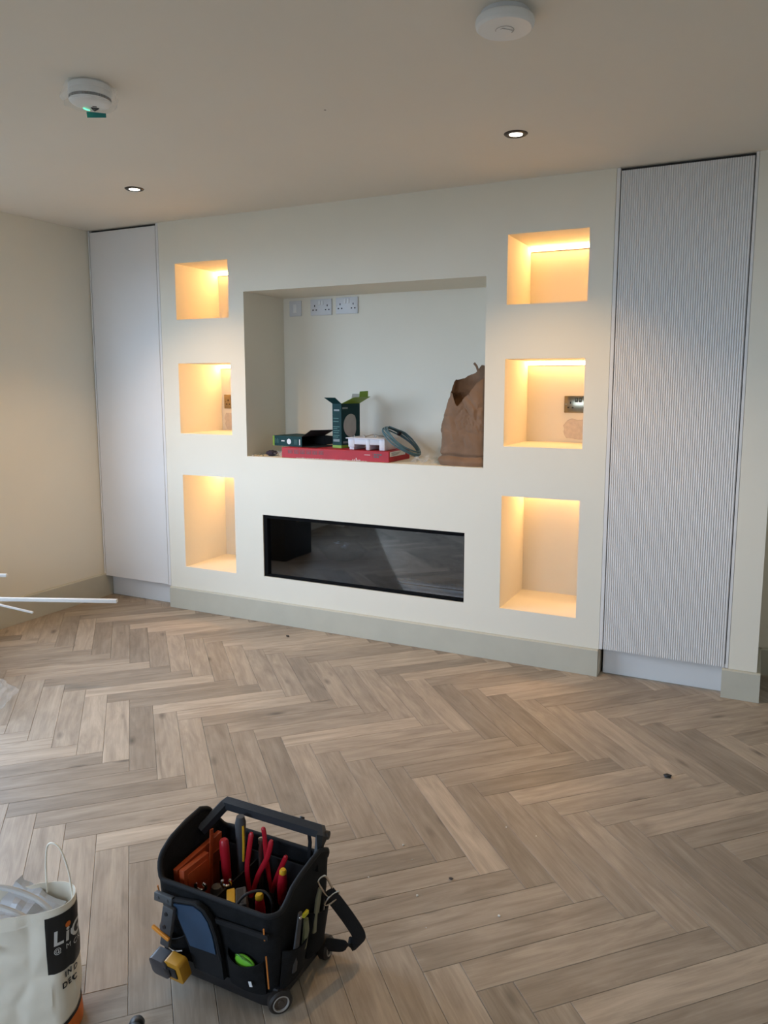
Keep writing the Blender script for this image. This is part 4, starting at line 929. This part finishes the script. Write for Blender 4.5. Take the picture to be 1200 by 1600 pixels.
MG = Matrix.Translation(front(2.394, .121, .007)) @ Matrix.Rotation(.25, 4, 'Y') @ Matrix.Diagonal((.029, .0085, .021, 1)); bm.transform(MG)
tl = thing('green_tape_roll', front(2.402, .11, .01), 'lime green rounded item in the front pocket of the bag', 'tool'); obj('roll', bm, mat('lime_green_plastic', (.16, .50, .03), .4, srgb=False), tl)
bm = bmesh.new(); tube(bm, [front(2.394 + .0285 * math.cos(q) * math.cos(.25), .121 + .0205 * math.sin(q) - .007 * math.cos(q), .0155 - .009 * abs(math.cos(q))) for q in [math.radians(25 + 13 * i) for i in range(11)]], .0016, 6); obj('moulded_seam', bm, mat('green_rim', (.08, .28, .02), .4, srgb=False), tl)
# multi tool in the right side pocket
tl = thing('wire_stripper', side(-2.34, .1, .012), 'grey cutter with yellow edge in the side pocket of the bag', 'tool')
bm = bmesh.new(); tube(bm, [side(-2.352, .085, .014), side(-2.352, .150, .016), side(-2.349, .205, .017), side(-2.346, .232, .016)], [.010, .011, .009, .007], 8, flat=.5, flat_dir=(0, 1, 0)); obj('grey_arm', bm, GRY, tl)
bm = bmesh.new(); tube(bm, [side(-2.318, .120, .016), side(-2.316, .165, .018), side(-2.318, .195, .017)], [.009, .011, .008], 8, flat=.6, flat_dir=(0, 1, 0)); obj('pale_arm', bm, mat('olive_grip', (.17, .18, .10), .5, srgb=False), tl)
bm = bmesh.new(); box(bm, (-.010, -.004, -.003), (.010, .006, .004), frame_mtx(side(-2.318, .208, .014), (0, 1, 0), (0, 0, 1)), bevel=.0015); obj('yellow_edge', bm, mat('acid_yellow', (.60, .56, .02), .4, srgb=False), tl)
bm = bmesh.new(); lathe(bm, [(0, 0), (.005, 0), (.0045, .003), (0, .0032)], 12, axis_mtx(side(-2.348, .222, .018), (1, -.2, 0)), cap=False); obj('pivot_screw', bm, CHR, tl)
bm = bmesh.new(); tube(bm, [side(-2.262, .12, .010), side(-2.258, .205, .012), side(-2.252, .232, .012)], [.008, .010, .007], 8, flat=.6, flat_dir=(0, 1, 0)); tag(obj('torch', bm, mat('khaki_tool', (.20, .19, .12), .45, srgb=False)), 'small khaki tool behind the strap clip on the bag side', 'tool')

# ------------------------------------------------------------------ white paper carrier bag, lower left
E1 = Vector((math.cos(math.radians(40)), math.sin(math.radians(40)), 0)); E2 = Vector((E1.y, -E1.x, 0))
CO = Vector((2.064, -2.592, 0)); CWD, RA, CZ = .30, .05, .305
PAPW = mat('white_carrier_paper', (.84, .765, .635), .55, var=.03, vscale=14, srgb=False); BLKP = mat('black_print', (.012, .012, .012), .45, srgb=False); ORP = mat('orange_print', (.70, .16, .015), .45, srgb=False); WHP = mat('pale_print', (.66, .65, .62), .5, srgb=False)
QA = .083
def csurf(s, z, out=0.0):
    """s = 0 at the right-hand extreme, grows along the front; negative runs round to the back"""
    rb = .064 - .012 * (z / CZ)
    def half(s):
        if s >= QA: return -RA - (s - QA), 1.0, Vector((0, 1, 0))
        q = (s / QA) * PI / 2; return -RA + RA * math.cos(q), math.sin(q), Vector((math.cos(q), math.sin(q), 0))
    sg = 1 if s >= 0 else -1
    a_, b_, n_ = half(abs(s)); b_ *= sg; n_.y *= sg
    if a_ < -RA - CWD: # left end
        q = min(1, (-RA - CWD - a_) / QA) * PI / 2; a_ = -RA - CWD - RA * math.sin(q); b_ = math.cos(q) * sg; n_ = Vector((-math.sin(q), math.cos(q) * sg, 0))
    b_ *= rb
    p = Vector((a_ * 14, b_ * 14, z * 14)); k = .0045 * noise.noise(p) + .0035 * (1 - 2 * abs(noise.noise(p * .8 + Vector((5, 2, 1)))))
    dv_, _q = noise.voronoi(Vector((a_ * 11, b_ * 11, z * 8)) + Vector((3, 1, 6)) + Vector((noise.noise(p * .5), 0, noise.noise(p * .5 + Vector((4, 4, 4))))) * .6); k += .012 * (min(dv_[1] - dv_[0], .5) - .2) * (1 if a_ < -.045 else .35)
    k *= min(1, z / .04); k -= .006 * math.exp(-((z - .17) / .09) ** 2) * (1 if abs(b_) > .03 else .3)
    o_ = k + out
    zz = z + (.004 * noise.noise(Vector((a_ * 20, b_ * 20, 0))) if z > CZ - .01 else 0)
    return CO + E1 * (a_ + n_.x * o_) + E2 * (b_ + n_.y * o_) + Vector((0, 0, max(.0008, zz)))
STOT = QA * 2 + CWD
t = thing('carrier_bag', CO + E1 * -.2, 'white paper carrier bag with black and orange print at lower left', 'bag')
bm = bmesh.new(); NSC = 200; rows = []
for j in range(41):
    z = CZ * j / 40; rows.append([bm.verts.new(csurf(-STOT + 2 * STOT * i / NSC, z)) for i in range(NSC)])
for a_, b_ in zip(rows, rows[1:]):
    for i in range(NSC): bm.faces.new((a_[i], a_[(i + 1) % NSC], b_[(i + 1) % NSC], b_[i]))
bm.faces.new(rows[0][::-1]); bmesh.ops.recalc_face_normals(bm, faces=bm.faces); bmesh.ops.solidify(bm, geom=bm.faces[:], thickness=.0012)
obj('paper_body', bm, PAPW, t, 25)
bm = bmesh.new(); n_ = 60
ra = [bm.verts.new(csurf(STOT * .98 - 1.96 * STOT * i / n_, CZ - .001, .0006)) for i in range(n_)]; rb_ = [bm.verts.new(csurf(STOT * .98 - 1.96 * STOT * i / n_, CZ - .028, .0010)) for i in range(n_)]
for i in range(n_): bm.faces.new((ra[i], ra[(i + 1) % n_], rb_[(i + 1) % n_], rb_[i]))
obj('folded_hem', bm, mat('carrier_hem', (.86, .785, .655), .5, srgb=False), t, 25)
def printed(name, s0, s1, zlo, zhi, m, out=.0018, ns=24, nz=8, fn=None):
    bm = bmesh.new(); g = []
    for j in range(nz + 1):
        row = []
        for i in range(ns + 1):
            s_ = s0 + (s1 - s0) * i / ns; a_, b_ = (zlo, zhi) if fn is None else fn(i / ns); row.append(bm.verts.new(csurf(s_, a_ + (b_ - a_) * j / nz, out)))
        g.append(row)
    for j in range(nz):
        for i in range(ns): bm.faces.new((g[j][i], g[j][i + 1], g[j + 1][i + 1], g[j + 1][i]))
    return obj(name, bm, m, t, 40)
printed('black_panel', .086, -.07, .157, .290, BLKP)
printed('black_band', .135, -.07, 0, 0, BLKP, .0018, 24, 4, lambda u: (.004, .010 + .060 * u ** .8))
printed('orange_band', .128, -.07, 0, 0, ORP, .0026, 24, 4, lambda u: (.002, .004 + .058 * u ** .8))
def wrap_text(s, size, s_left, zbase, m, bold=0, shear=0, out=.0026, space=1.0, name='lettering', zs=1.0):
    bm = text_bm(s, size, bold, shear, space)
    bmesh.ops.triangulate(bm, faces=bm.faces[:])
    bmesh.ops.subdivide_edges(bm, edges=[e for e in bm.edges if e.calc_length() > .006], cuts=2, use_grid_fill=False)
    for v in bm.verts: v.co = csurf(s_left - v.co.x, zbase + v.co.y * zs, out)
    bmesh.ops.recalc_face_normals(bm, faces=bm.faces)
    return obj(name, bm, m, t, 40)
wrap_text('L', .047, .0725, .222, WHP, .0012, .06)
wrap_text('i', .047, .0455, .222, WHP, .0012, .06)
wrap_text('G', .047, .0345, .222, WHP, .0012, .06)
bm = bmesh.new(); c_ = []
for i in range(20): q = 2 * PI * i / 20; c_.append(bm.verts.new(csurf(.0385 + .0064 * math.cos(q), .2595 + .0066 * math.sin(q), .0034)))
bm.faces.new(c_[::-1]); obj('orange_dot', bm, ORP, t)
wrap_text('@ MCK', .017, .0715, .203, WHP, 0, 0, space=1.3)
wrap_text('IND', .0175, .049, .139, BLKP, .0006, 0, space=1.25)
wrap_text('DEC', .0175, .057, .117, BLKP, .0006, 0, space=1.25)
def cl(a_, b_, z): return CO + E1 * a_ + E2 * b_ + Vector((0, 0, z))
bm = bmesh.new(); tube(bm, smooth_path([cl(-.066, -.046, .285), cl(-.066, -.048, .345), cl(-.060, -.044, .395), cl(-.046, -.034, .409), cl(-.028, -.022, .398), cl(-.012, -.010, .350), cl(-.006, -.002, .300), cl(-.006, .0, .275)], 40), .0022, 8); obj('string_handle', bm, PAPW, t, 60)
bm = bmesh.new()
for k, (a0, b0, w_, h_, ry) in enumerate(((-.10, -.02, .12, .10, .3), (-.20, .0, .14, .12, -.4), (-.27, -.01, .12, .10, .1))):
    tb = bmesh.new(); crumpled_sheet(tb, 0, 0, 0, w_, h_, .03, seed=k * 3.3 + 1); tb.transform(Matrix.Translation(cl(a0, b0, .262)) @ Matrix.Rotation(ry + .6, 4, Vector((.6, .6, .2)))); merge(bm, tb)
obj('paper_lining', bm, mat('white_tissue', (.66, .67, .70), .6, srgb=False), t, 15)
tw = thing('white_conduit', cl(-.2, 0, .26), 'two thick white bent cable ends sticking out of the carrier bag', 'cable')
WCB = mat('white_cable_sheath', (.62, .61, .60), .4, srgb=False)
bm = bmesh.new(); tube(bm, smooth_path([cl(-.052, -.002, .270), cl(-.085, -.008, .302), (cl(-.14, -.014, .330)), cl(-.20, -.016, .340), cl(-.28, -.01, .325), cl(-.34, 0, .26)], 30), .0062, 10); obj('cable_end', bm, WCB, tw)
bm = bmesh.new(); tube(bm, smooth_path([cl(-.080, .022, .262), cl(-.12, .018, .293), cl(-.18, .012, .318), cl(-.25, .01, .320), cl(-.31, .01, .26)], 30), .0058, 10); obj('cable_end', bm, WCB, tw)

# ------------------------------------------------------------------ white trunking strips at the left edge, and what they lie on
TRK = mat('white_trunking', (.74, .72, .69), .35, srgb=False)
def strip(p_end, p_in, length, w, h, label):
    p_end, p_in = Vector(p_end), Vector(p_in); d = (p_in - p_end).normalized(); M = frame_mtx(p_end, d, Vector((0, 0, 1)).cross(d))
    tl = thing('trunking_strip', p_end, label, 'trunking', 'white trunking strips at the left edge')
    bm = bmesh.new(); box(bm, (0, -w / 2, -h / 2), (length, w / 2, h / 2 - .003), M, bevel=.0012); obj('channel', bm, TRK, tl)
    bm = bmesh.new(); box(bm, (.0015, -w / 2 + .0005, h / 2 - .0028), (length - .0015, w / 2 - .0005, h / 2), M, bevel=.001); obj('lid', bm, TRK, tl)
strip((.6375, -1.072, .395), (.130, -1.316, .403), .93, .022, .016, 'longest white plastic trunking strip poking in from left above skirting')
strip((.432, -1.375, .393), (.293, -1.437, .428), .46, .011, .008, 'shorter thin white strip sloping below the long trunking strip')
strip((.153, -1.287, .516), (.123, -1.302, .516), .66, .016, .014, 'tip of a white strip at left edge above the two others')
t = thing('small_carton', (-.42, -1.55, .393), 'small charcoal carton stacked on the larger carton out at the left', 'box')
bm = bmesh.new(); box(bm, (-.54, -1.74, .3934), (-.29, -1.40, .489), bevel=.003); obj('carton', bm, mat('charcoal_carton', (.05, .05, .052), .8, var=.06, vscale=10, srgb=False), t)
bm = bmesh.new(); box(bm, (-.541, -1.60, .45), (-.289, -1.55, .4895)); obj('packing_tape', bm, mat('packing_tape', (.36, .27, .17), .3, srgb=False), t)
t = thing('cardboard_carton', (-.28, -1.52, 0), 'plain charcoal carton carrying the white trunking strips', 'box')
KR = mat('charcoal_carton', (.05, .05, .052), .8, var=.06, vscale=10, srgb=False)
bm = bmesh.new(); box(bm, (-.54, -1.72, .0008), (-.05, -1.32, .392), bevel=.003); obj('carton', bm, KR, t)
bm = bmesh.new(); box(bm, (-.541, -1.545, .30), (-.049, -1.495, .3932)); obj('packing_tape', bm, mat('packing_tape', (.36, .27, .17), .3, srgb=False), t)
bm = bmesh.new(); bmesh.ops.create_icosphere(bm, subdivisions=4, radius=1)
for v in bm.verts:
    k = 1 + .22 * noise.noise(v.co * 1.8 + Vector((1, 4, 2))) + .10 * (1 - 2 * abs(noise.noise(v.co * 4.1)))
    v.co = Vector((.315 + v.co.x * .175 * k, -1.63 + v.co.y * .16 * k, .066 + v.co.z * .078 * k)); v.co.z = max(v.co.z, .001)
tag(obj('polythene_bag', bm, film('milky_polythene', .84, (.80, .78, .74)), None, 18), 'crumpled translucent plastic bag on the floor at left edge', 'plastic bag')

# ------------------------------------------------------------------ odds and ends on the floor
t = thing('grey_tool', (2.21, -2.60, 0), 'dark grey rounded tool end on floor at bottom edge between the bags', 'tool')
bm = bmesh.new(); lathe(bm, [(0, 0), (.012, .002), (.0165, .009), (.017, .03), (.014, .05), (.015, .16), (0, .165)], 16, axis_mtx((2.199, -2.556, .0175), (.55, -.83, 0))); obj('handle', bm, mat('tool_grey', (.075, .08, .085), .45, srgb=False), t)
bm = bmesh.new(); lathe(bm, [(.0173, .018), (.0178, .020), (.0178, .026), (.0173, .028)], 16, axis_mtx((2.199, -2.556, .0175), (.55, -.83, 0)), cap=False); obj('collar', bm, BLK, t)
def crumb(x, y, s_, m, label, cat, name, group=None, seed=0):
    bm = bmesh.new(); bmesh.ops.create_icosphere(bm, subdivisions=1, radius=1); r_ = random.Random(seed)
    for v in bm.verts:
        k = r_.uniform(.6, 1.3); v.co = Vector((x + v.co.x * s_ * k * 1.2, y + v.co.y * s_ * k, max(.0005, s_ * .55 + v.co.z * s_ * .6 * k)))
    tag(obj(name, bm, m, None, 10), label, cat, group)
crumb(3.137, -.885, .013, BLK, 'black scrap lying on the floor below the fluted cupboard', 'scrap', 'black_scrap', seed=1)
crumb(1.006, -.181, .010, BLK, 'small dark scrap on the floor beneath the fireplace', 'scrap', 'black_scrap', seed=2)
crumb(2.640, -1.775, .006, mat('brown_chip', (.08, .06, .05), .7, srgb=False), 'thin brown splinter on the floor right of the tool bag', 'scrap', 'wood_splinter', seed=3)
CRM = mat('plaster_crumb', (.75, .73, .68), .9, srgb=False)
for i, (x, y, s_, lab) in enumerate(((2.446, -1.687, .0042, 'largest white crumb on the floor, behind the right end of the tool bag'), (2.582, -1.884, .0035, 'white crumb on the floor level with the strap clip'), (2.815, -1.863, .0036, 'white crumb furthest right near the joint in front'), (2.421, -1.872, .0022, 'white crumb on the floor closest to the tool bag'),
                               (2.705, -1.453, .0026, 'white crumb on the floor furthest from the tool bag'), (2.806, -1.459, .0022, 'tiny white crumb right of the furthest crumb'), (2.655, -1.990, .0020, 'tiny white crumb on the floor nearest the bottom edge'), (2.50, -1.74, .002, 'tiny white crumb just below the largest crumb'))):
    crumb(x, y, s_, CRM, lab, 'crumb', 'plaster_crumb', 'plaster crumbs on the floor', seed=10 + i)
# small printed marks and the like: too small to pick apart
for o in bpy.data.objects:
    n_ = o.name.split('.')[0]
    if n_ in ('printed_icons', 'scuff_marks', 'printed_text', 'printed_band', 'printed_picture', 'label_text', 'screw_fixings', 'pin_holes', 'lettering', 'paper_lining', 'warning_symbol', 'tick_mark', 'vent_grille', 'tape_hook', 'screw_cap', 'handle_button') and 'kind' not in o: o['kind'] = 'stuff'
